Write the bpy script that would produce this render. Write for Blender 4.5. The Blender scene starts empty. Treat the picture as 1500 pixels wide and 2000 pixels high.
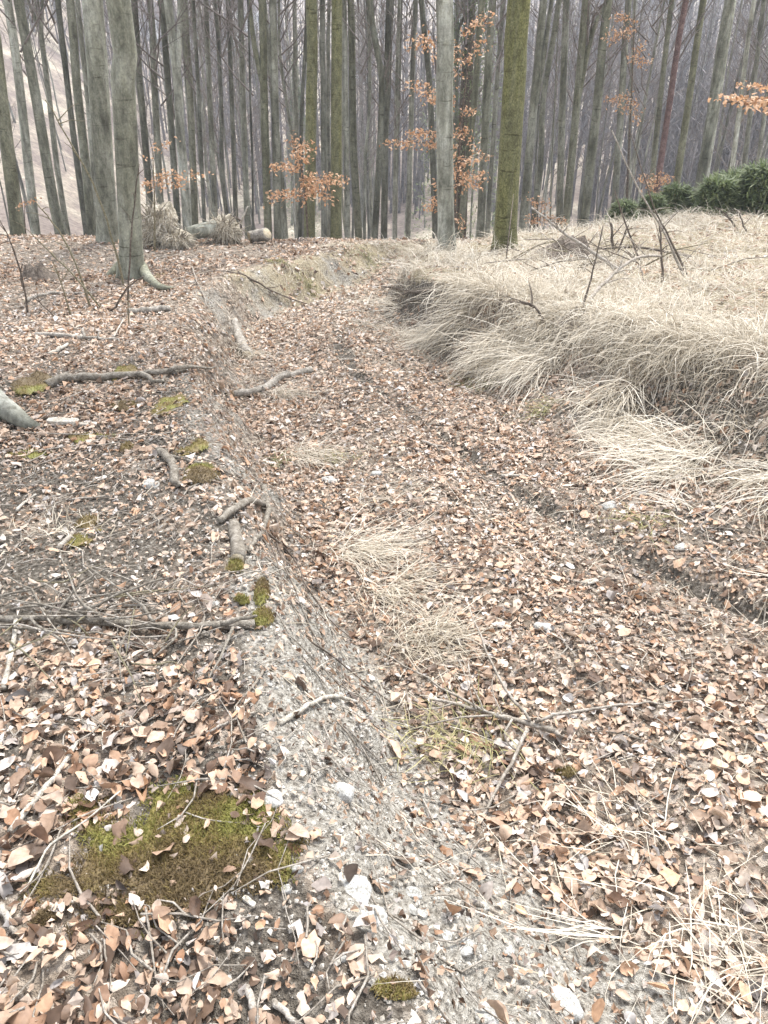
import bpy, math, random
import numpy as np
from mathutils import Vector, noise as mnoise
rng = np.random.default_rng(7); random.seed(7)
R = math.radians
scene = bpy.context.scene
C = scene.collection

# ------------------------------------------------------------------ camera, sky, sun, exposure
FPX = 1511.0; PITCH = math.atan(1000 / 1511.0); CAMZ = 1.6
cam_d = bpy.data.cameras.new('camera'); cam = bpy.data.objects.new('camera', cam_d); C.objects.link(cam)
cam.location = (0, 0, CAMZ); cam.rotation_euler = (math.pi / 2 - PITCH, 0, 0)
cam_d.sensor_fit = 'VERTICAL'; cam_d.angle = 2 * math.atan(1000 / FPX)
cam_d.clip_start = 0.05; cam_d.clip_end = 3000
scene.camera = cam

SUN_EL, SUN_AZ = 60, 25                      # azimuth measured from +Y (view direction) towards +X
world = bpy.data.worlds.new('World'); scene.world = world; world.use_nodes = True
wn = world.node_tree.nodes; wl = world.node_tree.links; wn.clear()
sky = wn.new('ShaderNodeTexSky'); sky.sky_type = 'NISHITA'; sky.sun_disc = False
sky.sun_elevation = R(SUN_EL); sky.sun_rotation = R(SUN_AZ)
sky.air_density = 1.0; sky.dust_density = 1.5; sky.ozone_density = 1.0
hsv = wn.new('ShaderNodeHueSaturation'); hsv.inputs['Saturation'].default_value = 0.30
bg = wn.new('ShaderNodeBackground'); bg.inputs['Strength'].default_value = 0.15
wo = wn.new('ShaderNodeOutputWorld')
wl.new(sky.outputs[0], hsv.inputs['Color']); wl.new(hsv.outputs[0], bg.inputs['Color']); wl.new(bg.outputs[0], wo.inputs['Surface'])
sd = bpy.data.lights.new('sun', 'SUN'); sd.energy = 2.0; sd.angle = R(11); sd.color = (1.0, 0.985, 0.965)
sun = bpy.data.objects.new('sun', sd); C.objects.link(sun)
_s = Vector((math.sin(R(SUN_AZ)) * math.cos(R(SUN_EL)), math.cos(R(SUN_AZ)) * math.cos(R(SUN_EL)), math.sin(R(SUN_EL))))
sun.rotation_euler = _s.to_track_quat('Z', 'Y').to_euler()
vs = scene.view_settings; vs.view_transform = 'Standard'; vs.look = 'None'; vs.gamma = 1.0; vs.exposure = 1.90
vs.use_curve_mapping = False
HAZE = 0.0010
scene.cycles.use_denoising = True; scene.cycles.volume_bounces = 1
scene.cycles.max_bounces = 6; scene.cycles.diffuse_bounces = 3; scene.cycles.glossy_bounces = 2
scene.cycles.transmission_bounces = 2; scene.cycles.transparent_max_bounces = 4

# ------------------------------------------------------------------ noise and the lie of the land
_perm = np.random.default_rng(3).random((256, 256))
def vnoise(x, y):
    x = np.asarray(x, float); y = np.asarray(y, float)
    xi = np.floor(x).astype(int); yi = np.floor(y).astype(int); fx = x - xi; fy = y - yi
    fx = fx * fx * (3 - 2 * fx); fy = fy * fy * (3 - 2 * fy)
    g = lambda a, b: _perm[a & 255, b & 255]
    return (g(xi, yi) * (1 - fx) + g(xi + 1, yi) * fx) * (1 - fy) + (g(xi, yi + 1) * (1 - fx) + g(xi + 1, yi + 1) * fx) * fy
def fbm(x, y, o=4):
    s = 0; a = .5; t = 0
    for i in range(o):
        s = s + a * vnoise(x * 2 ** i + 17.3 * i, y * 2 ** i + 9.1 * i); t += a; a *= .5
    return s / t
def sstep(a, b, x):
    t = np.clip((x - a) / (b - a), 0, 1); return t * t * (3 - 2 * t)
def softplus(x, k):
    return np.where(x / k > 30, x, k * np.log1p(np.exp(np.minimum(x / k, 30))))

_LC = np.array([(-4, 1.6), (0, .55), (.5, .24), (.71, .09), (.93, -.05), (1.29, -.2), (1.59, -.29), (1.88, -.36), (2.29, -.49), (2.93, -.65), (3.65, -.91), (4.3, -1.15),
                (5.17, -1.37), (6.38, -1.66), (7.4, -1.82), (8.3, -1.80), (9.1, -1.55), (9.9, -.97), (11.03, -.30), (11.8, .35), (14, 2.2), (40, 20)])
_RT = np.array([(-4, 4.2), (0, 2.9), (1.5, 2.25), (2.65, 1.73), (3.2, 1.33), (3.93, 1.13), (5.88, .84), (6.79, .60), (7.75, .18), (8.6, .0), (9.56, .02), (10.4, .25), (11.3, .75), (14, 3.3), (40, 21)])
_RC = np.array([(-4, 6.0), (0, 4.6), (2.65, 3.4), (3.5, 2.95), (4.69, 2.42), (5.18, 2.13), (5.78, 1.74), (6.71, 1.16), (7.6, .66), (8.24, .34), (9.2, .30), (10.2, .52), (11.2, 1.1), (14, 3.9), (40, 22)])
def xL(y): return np.interp(y, _LC[:, 0], _LC[:, 1])
def xRT(y): return np.interp(y, _RT[:, 0], _RT[:, 1])
def xRC(y): return np.interp(y, _RC[:, 0], _RC[:, 1])
def sL(x, y):
    dx = (xL(y + .2) - xL(y - .2)) / .4
    return (x - xL(y)) / np.sqrt(1 + dx * dx)
_RUT = np.array([(2.0, 2.25), (2.6, 1.72), (3.3, 1.2), (4.1, .72), (5.2, .20), (6.2, -.22), (7.2, -.42), (8.5, -.62)])
def rut(x, y):
    xr = np.interp(y, _RUT[:, 0], _RUT[:, 1]) + .10 * (fbm(y * 1.3, y * 0 + 4) - .5)
    return np.exp(-((x - xr) / .085) ** 2) * (.50 + .50 * sstep(.40, .56, fbm(y * 2.6 + 3, x * 2.6, 2))) * sstep(8.6, 6.5, y) * sstep(-1, 1.5, y)
def wall_w(y): return np.interp(y, [-2, .7, 1.6, 3, 5, 8, 9.5, 12], [.75, .55, .46, .38, .38, .44, .46, .4])
def brow(x): return 11.9 + 3.6 * sstep(1.5, 7.0, x) + .5 * sstep(-2, -6, x)
def hland(x, y):
    x = np.asarray(x, float); y = np.asarray(y, float)
    z = -.115 * y - .19 * softplus(y - brow(x), .35) - .0 * x
    ux = x / np.maximum(y, 40); rise = .08 + .22 * sstep(-.22, -.48, ux) + .03 * sstep(.25, .5, ux)
    yv = 62 - 12 * sstep(-.2, -.48, ux)
    z = z + (.305 + rise) * softplus(y - yv, 5)
    z = z - np.maximum(rise - .06, 0) * softplus(y - 330, 30)
    return z
def steepness(y): return sstep(.36, .60, fbm(y * .95 + 2, y * 0 + 8, 2))
def hfun(x, y, fine=True):
    x = np.asarray(x, float); y = np.asarray(y, float)
    z = hland(x, y)
    s = sL(x, y); w = wall_w(y)
    drop = np.interp(y, [-3, 1, 4, 7, 8.6, 10, 11.5, 13], [.36, .42, .42, .40, .40, .36, .14, 0])
    lip = .05 * np.exp(-((s + .12) / .2) ** 2)
    sw = s + (.20 - .08 * sstep(6, 8, y)) * (fbm(x * 2.6 + 7, y * 2.6, 3) - .5)
    left = sstep(0, 1, sw / w + .32 * (fbm(x * 5, y * 5, 3) - .5))
    face = 4 * left * (1 - left) + .5 * sstep(-.3, 0, s) * sstep(.9, .4, s)
    # right bank: concave foot, steep upper part
    cw = xRC(y) + .55 * (fbm(x * 1.3 + 31, y * 1.3 + 4, 3) - .5) * sstep(9.5, 7.5, y)
    t = np.clip((x - xRT(y)) / np.maximum(cw - xRT(y), .2), 0, 1)
    kb = steepness(y)
    rb = np.where(t < 1, kb * (.42 * t + .58 * sstep(.52, .97, t)) + (1 - kb) * (.75 * t + .25 * t * t), 1)
    rise = np.interp(y, [-3, 2, 4.5, 7, 9, 11, 14], [.20, .22, .22, .18, .10, .05, 0]) * sstep(6, 2.5, x - xRC(y) + 0)
    zone = sstep(16, 12.5, y)
    z = z + zone * (-drop * left * (1 - rb) + (rise * rb) + lip * (1 - left) * sstep(12, 10, y))
    nf = sstep(30, 14, y)
    z = z + nf * (.10 * (fbm(x * .9 + 5, y * .9, 3) - .5) + .05 * (fbm(x * 3.1, y * 3.1, 3) - .5) * (1 + 1.2 * rb))
    infl = left * (1 - rb) * zone
    z = z + .16 * (fbm(x * 2.4 + 9, y * 2.4 + 1, 2) - .5) * rb * zone * sstep(.1, .6, x - xRT(y)) * nf
    z = z - .07 * rut(x, y) * infl
    z = z + .05 * np.exp(-((x - .5 * (xL(y) + .4 + xRT(y))) / .28) ** 2) * infl          # middle ridge of the track
    if fine:
        z = z + nf * .022 * (fbm(x * 11, y * 11, 3) - .5) + nf * face * (.060 * (fbm(x * 8 + 2, y * 8, 3) - .5) + .020 * (fbm(x * 27, y * 27, 2) - .5))
    z = z + sstep(25, 60, y) * 2.2 * (fbm(x * .05, y * .05, 3) - .5)
    return z
def H(x, y): return float(hfun(np.array([x]), np.array([y]))[0])

# pixel of the 1500 x 2000 photograph -> ray; used only to find where on the terrain a thing stands
def ray(px, py):
    u = (px - 750) / FPX; v = (py - 1000) / FPX
    return np.array([u, math.cos(PITCH) - v * math.sin(PITCH), -(math.sin(PITCH) + v * math.cos(PITCH))])
_T = np.concatenate([np.linspace(.6, 20, 1600), np.linspace(20.1, 400, 2500)])
def G(px, py, h=0.0):
    d = ray(px, py); P = d[None] * _T[:, None]; g = P[:, 2] + CAMZ - hfun(P[:, 0], P[:, 1]) - h
    i = int(np.argmax(g < 0)); i = max(i, 1)
    a = g[i - 1] / (g[i - 1] - g[i]) if g[i] < 0 else 1
    t = _T[i - 1] + (_T[i] - _T[i - 1]) * a
    return Vector((d[0] * t, d[1] * t, CAMZ + d[2] * t))
def AT(px, py, Y):
    d = ray(px, py); t = Y / d[1]; return Vector((d[0] * t, Y, CAMZ + d[2] * t))
def project(P):
    P = np.asarray(P, float); y = P[:, 1]; z = P[:, 2] - CAMZ
    dep = y * math.cos(PITCH) - z * math.sin(PITCH); dn = -z * math.cos(PITCH) - y * math.sin(PITCH)
    return 750 + FPX * P[:, 0] / dep, 1000 + FPX * dn / dep, dep

# ------------------------------------------------------------------ mesh helpers
def mesh_np(name, V, F, smooth=True, attrs=None, mat=None):
    V = np.asarray(V, np.float32).reshape(-1, 3)
    me = bpy.data.meshes.new(name)
    if isinstance(F, np.ndarray):
        n, k = F.shape
        me.vertices.add(len(V)); me.vertices.foreach_set('co', V.ravel())
        me.loops.add(n * k); me.loops.foreach_set('vertex_index', F.astype(np.int32).ravel())
        me.polygons.add(n); me.polygons.foreach_set('loop_start', np.arange(0, n * k, k, dtype=np.int32))
        try: me.polygons.foreach_set('loop_total', np.full(n, k, np.int32))
        except Exception: pass
    else:
        me.from_pydata(V.tolist(), [], F)
    me.polygons.foreach_set('use_smooth', np.full(len(me.polygons), smooth))
    for nm, a in (attrs or {}).items():
        a = np.asarray(a, np.float32)
        if a.ndim == 1:
            me.attributes.new(nm, 'FLOAT', 'POINT').data.foreach_set('value', a)
        else:
            me.attributes.new(nm, 'FLOAT_COLOR', 'POINT').data.foreach_set('color', a.ravel())
    me.update(); me.validate()
    if mat: me.materials.append(mat)
    return me
def obj(name, me, parent=None, label=None, cat=None, group=None, kind=None, loc=None):
    o = bpy.data.objects.new(name, me); C.objects.link(o)
    if parent is not None: o.parent = parent
    if loc is not None: o.location = loc
    if label: o['label'] = label
    if cat: o['category'] = cat
    if group: o['group'] = group
    if kind: o['kind'] = kind
    return o
class MB:
    def __init__(s): s.V = []; s.F = []
    def tube(s, pts, rad, sides=7, caps=True, rough=0.0, seed=0):
        pts = [Vector(p) for p in pts]; n = len(pts); b = len(s.V)
        up = Vector((0, 0, 1))
        d0 = (pts[1] - pts[0]).normalized()
        ref = up if abs(d0.z) < .9 else Vector((1, 0, 0))
        a = d0.cross(ref).normalized()
        for i, p in enumerate(pts):
            d = (pts[min(i + 1, n - 1)] - pts[max(i - 1, 0)]).normalized()
            a = (a - d * a.dot(d)).normalized(); c = d.cross(a)
            for k in range(sides):
                an = 2 * math.pi * k / sides; r = rad[i]
                if rough: r *= 1 + rough * mnoise.noise(Vector((math.cos(an) * 1.6 + seed, math.sin(an) * 1.6, i * .7)))
                s.V.append(p + (a * math.cos(an) + c * math.sin(an)) * r)
        for i in range(n - 1):
            for k in range(sides):
                k2 = (k + 1) % sides
                s.F.append((b + i * sides + k, b + i * sides + k2, b + (i + 1) * sides + k2, b + (i + 1) * sides + k))
        if caps:
            s.F.append(tuple(b + k for k in range(sides))[::-1]); s.F.append(tuple(b + (n - 1) * sides + k for k in range(sides)))
        return s
    def build(s, name, mat, parent=None, origin=None, **kw):
        o = Vector(origin) if origin is not None else Vector((0, 0, 0))
        me = mesh_np(name, [tuple(v - o) for v in s.V], s.F, kw.pop('smooth', True), None, mat)
        return obj(name, me, parent, loc=(o if parent is None and origin is not None else None), **kw)
def empty(name, loc, label, cat, group=None):
    e = bpy.data.objects.new(name, None); C.objects.link(e); e.location = loc; e.empty_display_size = .2
    e['label'] = label; e['category'] = cat
    if group: e['group'] = group
    return e
def smooth_path(pts, rad, per=4):
    pts = [Vector(p) for p in pts]; out = []; ro = []
    n = len(pts)
    for i in range(n - 1):
        p0 = pts[max(i - 1, 0)]; p1 = pts[i]; p2 = pts[i + 1]; p3 = pts[min(i + 2, n - 1)]
        for k in range(per):
            t = k / per
            out.append(.5 * ((2 * p1) + (p2 - p0) * t + (2 * p0 - 5 * p1 + 4 * p2 - p3) * t * t + (3 * p1 - p0 - 3 * p2 + p3) * t ** 3))
            ro.append(rad[i] * (1 - t) + rad[i + 1] * t)
    out.append(pts[-1]); ro.append(rad[-1])
    return out, ro

# ------------------------------------------------------------------ materials
def new_mat(name):
    m = bpy.data.materials.new(name); m.use_nodes = True; nt = m.node_tree; nt.nodes.clear()
    out = nt.nodes.new('ShaderNodeOutputMaterial'); b = nt.nodes.new('ShaderNodeBsdfPrincipled')
    nt.links.new(b.outputs[0], out.inputs[0])
    b.inputs['Roughness'].default_value = .85; b.inputs['Specular IOR Level'].default_value = .25
    return m, nt, b
def nd(nt, t, **kw):
    n = nt.nodes.new(t)
    for k, v in kw.items():
        if k in n.inputs: n.inputs[k].default_value = v
        else: setattr(n, k, v)
    return n
def ramp(nt, fac, stops, interp='LINEAR'):
    r = nt.nodes.new('ShaderNodeValToRGB'); e = r.color_ramp.elements; r.color_ramp.interpolation = interp
    while len(e) < len(stops): e.new(.5)
    for x, (p, c) in zip(e, stops): x.position = p; x.color = (*c, 1) if len(c) == 3 else c
    nt.links.new(fac, r.inputs[0]); return r
def mix(nt, fac, a, b, mode='MIX'):
    m = nt.nodes.new('ShaderNodeMix'); m.data_type = 'RGBA'; m.blend_type = mode
    for s, v in ((m.inputs[0], fac), (m.inputs[6], a), (m.inputs[7], b)):
        if hasattr(v, 'is_linked') or hasattr(v, 'links'): nt.links.new(v, s)
        elif isinstance(v, (int, float)): s.default_value = v
        else: s.default_value = (*v, 1)
    return m.outputs[2]
def math_n(nt, op, a, b=None, clamp=False):
    m = nt.nodes.new('ShaderNodeMath'); m.operation = op; m.use_clamp = clamp
    for i, v in enumerate((a, b)):
        if v is None: continue
        if isinstance(v, (int, float)): m.inputs[i].default_value = v
        else: nt.links.new(v, m.inputs[i])
    return m.outputs[0]
def attr(nt, name, typ='GEOMETRY'):
    a = nt.nodes.new('ShaderNodeAttribute'); a.attribute_name = name; a.attribute_type = typ; return a
def bump(nt, b, h, strength=.5, dist=.01):
    n = nt.nodes.new('ShaderNodeBump'); n.inputs['Strength'].default_value = strength; n.inputs['Distance'].default_value = dist
    nt.links.new(h, n.inputs['Height']); nt.links.new(n.outputs[0], b.inputs['Normal'])

LEAF_STOPS = [(0, (.10, .068, .048)), (.10, (.21, .138, .094)), (.25, (.36, .258, .186)), (.5, (.48, .38, .297)), (.72, (.565, .475, .392)), (.88, (.62, .548, .475)), (1, (.68, .63, .575))]
def leaf_material(name, stops, trans=.25, hue=False):
    m, nt, b = new_mat(name)
    t = attr(nt, 'tint')
    r = ramp(nt, t.outputs['Fac'], stops)
    tc = nd(nt, 'ShaderNodeTexCoord'); nz = nd(nt, 'ShaderNodeTexNoise', Scale=70.0, Detail=3.0)
    nt.links.new(tc.outputs['Object'], nz.inputs['Vector'])
    f = ramp(nt, nz.outputs['Fac'], [(.3, (.72, .68, .64)), (.7, (1.12, 1.1, 1.08))])
    col = mix(nt, 1.0, r.outputs[0], f.outputs[0], 'MULTIPLY')
    if hue:
        hu = attr(nt, 'hue'); r1 = nd(nt, 'ShaderNodeMapRange'); r1.inputs[1].default_value = .55; r1.inputs[2].default_value = 1.0; nt.links.new(hu.outputs['Fac'], r1.inputs[0])
        r2 = nd(nt, 'ShaderNodeMapRange'); r2.inputs[1].default_value = .20; r2.inputs[2].default_value = 0.0; nt.links.new(hu.outputs['Fac'], r2.inputs[0])
        col = mix(nt, r1.outputs[0], col, mix(nt, 1.0, col, (1.0, .80, .64), 'MULTIPLY'))
        bw = nd(nt, 'ShaderNodeRGBToBW'); nt.links.new(col, bw.inputs[0]); cg = nd(nt, 'ShaderNodeCombineColor'); [nt.links.new(bw.outputs[0], cg.inputs[i]) for i in range(3)]
        col = mix(nt, math_n(nt, 'MULTIPLY', r2.outputs[0], .75), col, cg.outputs[0])
    nt.links.new(col, b.inputs['Base Color']); b.inputs['Roughness'].default_value = .6; b.inputs['Specular IOR Level'].default_value = .35
    tr = nd(nt, 'ShaderNodeBsdfTranslucent'); nt.links.new(col, tr.inputs['Color'])
    ms = nd(nt, 'ShaderNodeMixShader'); ms.inputs[0].default_value = trans
    out = [n for n in nt.nodes if n.type == 'OUTPUT_MATERIAL'][0]
    nt.links.new(b.outputs[0], ms.inputs[1]); nt.links.new(tr.outputs[0], ms.inputs[2]); nt.links.new(ms.outputs[0], out.inputs[0])
    return m
M_leaf = leaf_material('dry_beech_leaf', LEAF_STOPS, .20, True)
M_orange = leaf_material('withered_orange_leaf', [(0, (.27, .14, .075)), (.4, (.46, .27, .15)), (.75, (.58, .38, .24)), (1, (.66, .53, .40))], .35)
M_grass = leaf_material('straw', [(0, (.22, .185, .135)), (.3, (.43, .38, .29)), (.65, (.575, .525, .43)), (1, (.72, .68, .59))], .25)
M_ggrass = leaf_material('green_grass', [(0, (.14, .15, .05)), (.5, (.25, .25, .10)), (1, (.42, .38, .20))], .25)
M_moss = leaf_material('moss', [(0, (.15, .11, .055)), (.35, (.20, .155, .055)), (.6, (.225, .22, .06)), (1, (.34, .34, .10))], .2)
M_needle = leaf_material('spruce_needles', [(0, (.08, .115, .045)), (.5, (.17, .215, .10)), (1, (.28, .31, .17))], .35)

def ground_material():
    m, nt, b = new_mat('forest_soil')
    tc = nd(nt, 'ShaderNodeTexCoord'); P = tc.outputs['Object']
    mk = attr(nt, 'mask'); sep = nd(nt, 'ShaderNodeSeparateColor'); nt.links.new(mk.outputs['Color'], sep.inputs[0])
    far = attr(nt, 'far')
    vo = nd(nt, 'ShaderNodeTexVoronoi', Scale=42.0); nt.links.new(P, vo.inputs['Vector'])
    sv = nd(nt, 'ShaderNodeSeparateColor'); nt.links.new(vo.outputs['Color'], sv.inputs[0])
    leafy = ramp(nt, sv.outputs[0], [(0, (.10, .08, .062)), (.35, (.20, .16, .122)), (.7, (.31, .255, .20)), (1, (.44, .38, .315))])
    n1 = nd(nt, 'ShaderNodeTexNoise', Scale=60.0, Detail=5.0); nt.links.new(P, n1.inputs['Vector'])
    n2 = nd(nt, 'ShaderNodeTexNoise', Scale=9.0, Detail=5.0); nt.links.new(P, n2.inputs['Vector'])
    n3 = nd(nt, 'ShaderNodeTexNoise', Scale=240.0, Detail=2.0); nt.links.new(P, n3.inputs['Vector'])
    dirt = ramp(nt, n1.outputs['Fac'], [(.32, (.12, .105, .085)), (.45, (.28, .255, .215)), (.6, (.40, .375, .325)), (.75, (.53, .505, .455))])
    soil = ramp(nt, n1.outputs['Fac'], [(.3, (.055, .046, .036)), (.5, (.13, .112, .09)), (.7, (.27, .24, .20))])
    straw = ramp(nt, n1.outputs['Fac'], [(.3, (.20, .16, .10)), (.6, (.42, .36, .25)), (.8, (.58, .52, .39))])
    col = leafy.outputs[0]
    def wob(s, amt=.5):
        a = math_n(nt, 'SUBTRACT', n2.outputs['Fac'], .5); a = math_n(nt, 'MULTIPLY', a, amt * 2)
        a = math_n(nt, 'ADD', s, a); r_ = nd(nt, 'ShaderNodeMapRange', interpolation_type='SMOOTHSTEP'); r_.inputs[1].default_value = .35; r_.inputs[2].default_value = .65
        nt.links.new(a, r_.inputs[0]); return r_.outputs[0]
    col = mix(nt, wob(sep.outputs[1], .35), col, soil.outputs[0])
    col = mix(nt, wob(sep.outputs[2], .3), col, straw.outputs[0])
    col = mix(nt, wob(sep.outputs[0], .3), col, dirt.outputs[0])
    fn = nd(nt, 'ShaderNodeTexNoise', Scale=.16, Detail=6.0, Roughness=.65); nt.links.new(P, fn.inputs['Vector'])
    fcol = ramp(nt, fn.outputs['Fac'], [(.3, (.13, .105, .092)), (.45, (.21, .175, .15)), (.55, (.31, .27, .215)), (.66, (.48, .445, .35))])
    fn2 = nd(nt, 'ShaderNodeTexNoise', Scale=3.5, Detail=4.0); nt.links.new(P, fn2.inputs['Vector'])
    fv = ramp(nt, fn2.outputs['Fac'], [(.3, (.6, .58, .58)), (.7, (1.15, 1.12, 1.1))])
    fc = mix(nt, 1.0, fcol.outputs[0], fv.outputs[0], 'MULTIPLY')
    col = mix(nt, far.outputs['Fac'], col, fc)
    nt.links.new(col, b.inputs['Base Color']); b.inputs['Roughness'].default_value = .95; b.inputs['Specular IOR Level'].default_value = .1
    h = math_n(nt, 'ADD', n1.outputs['Fac'], math_n(nt, 'MULTIPLY', n3.outputs['Fac'], .4))
    bump(nt, b, h, .9, .03)
    return m
M_ground = ground_material()

def bark_material():
    m, nt, b = new_mat('beech_bark')
    tc = nd(nt, 'ShaderNodeTexCoord'); oi = nd(nt, 'ShaderNodeObjectInfo')
    cx = nd(nt, 'ShaderNodeCombineXYZ'); off = math_n(nt, 'MULTIPLY', oi.outputs['Random'], 40.0); nt.links.new(off, cx.inputs[2]); nt.links.new(off, cx.inputs[0])
    ad = nd(nt, 'ShaderNodeVectorMath', operation='ADD'); nt.links.new(tc.outputs['Object'], ad.inputs[0]); nt.links.new(cx.outputs[0], ad.inputs[1])
    def mapped(sx, sz):
        mp = nd(nt, 'ShaderNodeMapping'); mp.inputs['Scale'].default_value = (sx, sx, sz); nt.links.new(ad.outputs[0], mp.inputs[0]); return mp.outputs[0]
    big = nd(nt, 'ShaderNodeTexNoise', Scale=1.0, Detail=5.0, Roughness=.6); nt.links.new(mapped(4, 1.1), big.inputs['Vector'])
    ring = nd(nt, 'ShaderNodeTexNoise', Scale=1.0, Detail=3.0, Roughness=.7); nt.links.new(mapped(2.2, 20), ring.inputs['Vector'])
    fine = nd(nt, 'ShaderNodeTexNoise', Scale=1.0, Detail=4.0, Roughness=.7); nt.links.new(mapped(60, 45), fine.inputs['Vector'])
    streak = nd(nt, 'ShaderNodeTexNoise', Scale=1.0, Detail=3.0); nt.links.new(mapped(16, .7), streak.inputs['Vector'])
    tone = attr(nt, 'tone', 'OBJECT'); moss = attr(nt, 'moss', 'OBJECT')
    base = ramp(nt, big.outputs['Fac'], [(.36, (.16, .158, .128)), (.5, (.285, .283, .237)), (.62, (.44, .44, .39))])
    st = ramp(nt, streak.outputs['Fac'], [(.3, (.7, .69, .66)), (.7, (1.2, 1.2, 1.2))])
    col = mix(nt, 1.0, base.outputs[0], st.outputs[0], 'MULTIPLY')
    mr = nd(nt, 'ShaderNodeMapRange'); mr.inputs[3].default_value = .30; mr.inputs[4].default_value = 1.20; nt.links.new(tone.outputs['Fac'], mr.inputs[0])
    cc = nd(nt, 'ShaderNodeCombineColor'); [nt.links.new(mr.outputs[0], cc.inputs[i]) for i in range(3)]
    col = mix(nt, 1.0, col, cc.outputs[0], 'MULTIPLY')
    g = ramp(nt, fine.outputs['Fac'], [(.3, (.085, .082, .035)), (.7, (.20, .195, .085))])
    mf = math_n(nt, 'ADD', math_n(nt, 'MULTIPLY', math_n(nt, 'SUBTRACT', streak.outputs['Fac'], .5), 1.2), moss.outputs['Fac'])
    mf2 = math_n(nt, 'ADD', mf, math_n(nt, 'MULTIPLY', math_n(nt, 'SUBTRACT', big.outputs['Fac'], .5), 1.0), clamp=True)
    mf2 = math_n(nt, 'MULTIPLY', mf2, math_n(nt, 'MULTIPLY', moss.outputs['Fac'], 1.2, clamp=True))
    col = mix(nt, mf2, col, g.outputs[0])
    rk = ramp(nt, ring.outputs['Fac'], [(.31, (.34, .32, .28)), (.39, (1, 1, 1))])
    col = mix(nt, .8, col, rk.outputs[0], 'MULTIPLY')
    mid = nd(nt, 'ShaderNodeTexNoise', Scale=1.0, Detail=6.0, Roughness=.75); nt.links.new(mapped(14, 7), mid.inputs['Vector'])
    mo = ramp(nt, mid.outputs['Fac'], [(.36, (.52, .52, .50)), (.5, (.95, .95, .95)), (.64, (1.25, 1.25, 1.22))]); col = mix(nt, .85, col, mo.outputs[0], 'MULTIPLY')
    fk = ramp(nt, fine.outputs['Fac'], [(.3, (.72, .72, .7)), (.65, (1.1, 1.1, 1.1))])
    col = mix(nt, 1.0, col, fk.outputs[0], 'MULTIPLY')
    nt.links.new(col, b.inputs['Base Color']); b.inputs['Roughness'].default_value = .9
    h = math_n(nt, 'ADD', math_n(nt, 'MULTIPLY', rk.outputs[0], .5), fine.outputs['Fac'])
    bump(nt, b, h, .5, .006)
    return m
M_bark = bark_material()
def wood_material(name, c0, c1, c2, sc=30.0):
    m, nt, b = new_mat(name)
    tc = nd(nt, 'ShaderNodeTexCoord'); n = nd(nt, 'ShaderNodeTexNoise', Scale=sc, Detail=5.0, Roughness=.65); nt.links.new(tc.outputs['Object'], n.inputs['Vector'])
    r = ramp(nt, n.outputs['Fac'], [(.30, c0), (.5, c1), (.68, c2)])
    n2 = nd(nt, 'ShaderNodeTexNoise', Scale=sc * 5, Detail=4.0, Roughness=.7); nt.links.new(tc.outputs['Object'], n2.inputs['Vector'])
    k = ramp(nt, n2.outputs['Fac'], [(.36, (.45, .43, .40)), (.52, (1, 1, 1)), (.68, (1.15, 1.15, 1.15))])
    nt.links.new(mix(nt, .85, r.outputs[0], k.outputs[0], 'MULTIPLY'), b.inputs['Base Color'])
    bump(nt, b, n2.outputs['Fac'], .8, .006)
    return m
M_stick = wood_material('weathered_stick', (.16, .13, .10), (.30, .265, .22), (.46, .42, .37))
M_dark = wood_material('dark_twig', (.05, .04, .03), (.12, .095, .075), (.22, .185, .15))
M_log = wood_material('grey_log_bark', (.13, .115, .095), (.28, .25, .21), (.46, .425, .37), 30)
M_root = wood_material('old_root', (.10, .085, .065), (.205, .18, .145), (.34, .31, .265), 38)
M_pale = wood_material('bleached_wood', (.26, .23, .185), (.42, .385, .325), (.58, .545, .48))
M_stone = wood_material('pale_stone', (.26, .25, .22), (.40, .39, .36), (.55, .54, .51), 34)
M_gravel = wood_material('earthy_gravel', (.22, .195, .16), (.40, .37, .32), (.60, .57, .52), 12)
M_cut = wood_material('cut_wood', (.38, .31, .20), (.55, .46, .32), (.66, .58, .44), 40)
M_rootmass = wood_material('earth_root_mass', (.17, .145, .105), (.38, .335, .255), (.58, .53, .43), 14)
M_twigs = wood_material('bare_twigs', (.10, .085, .075), (.17, .145, .13), (.26, .23, .21), 4)
M_green_stem = wood_material('bramble_stem', (.10, .09, .05), (.20, .175, .11), (.34, .30, .22), 50)
M_redpine = wood_material('red_pine_bark', (.09, .06, .055), (.155, .10, .09), (.23, .16, .145), 9)
M_white = wood_material('white_plaster', (.66, .66, .66), (.74, .74, .74), (.80, .80, .80), 2)
M_roof = wood_material('roof_tile', (.10, .08, .08), (.17, .13, .12), (.25, .19, .17), 4)
M_glass = wood_material('dark_window_glass', (.03, .035, .04), (.05, .055, .06), (.07, .075, .08), 2)
M_farwood = wood_material('far_twigs', (.12, .11, .105), (.185, .17, .165), (.27, .25, .245), .8)

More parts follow.
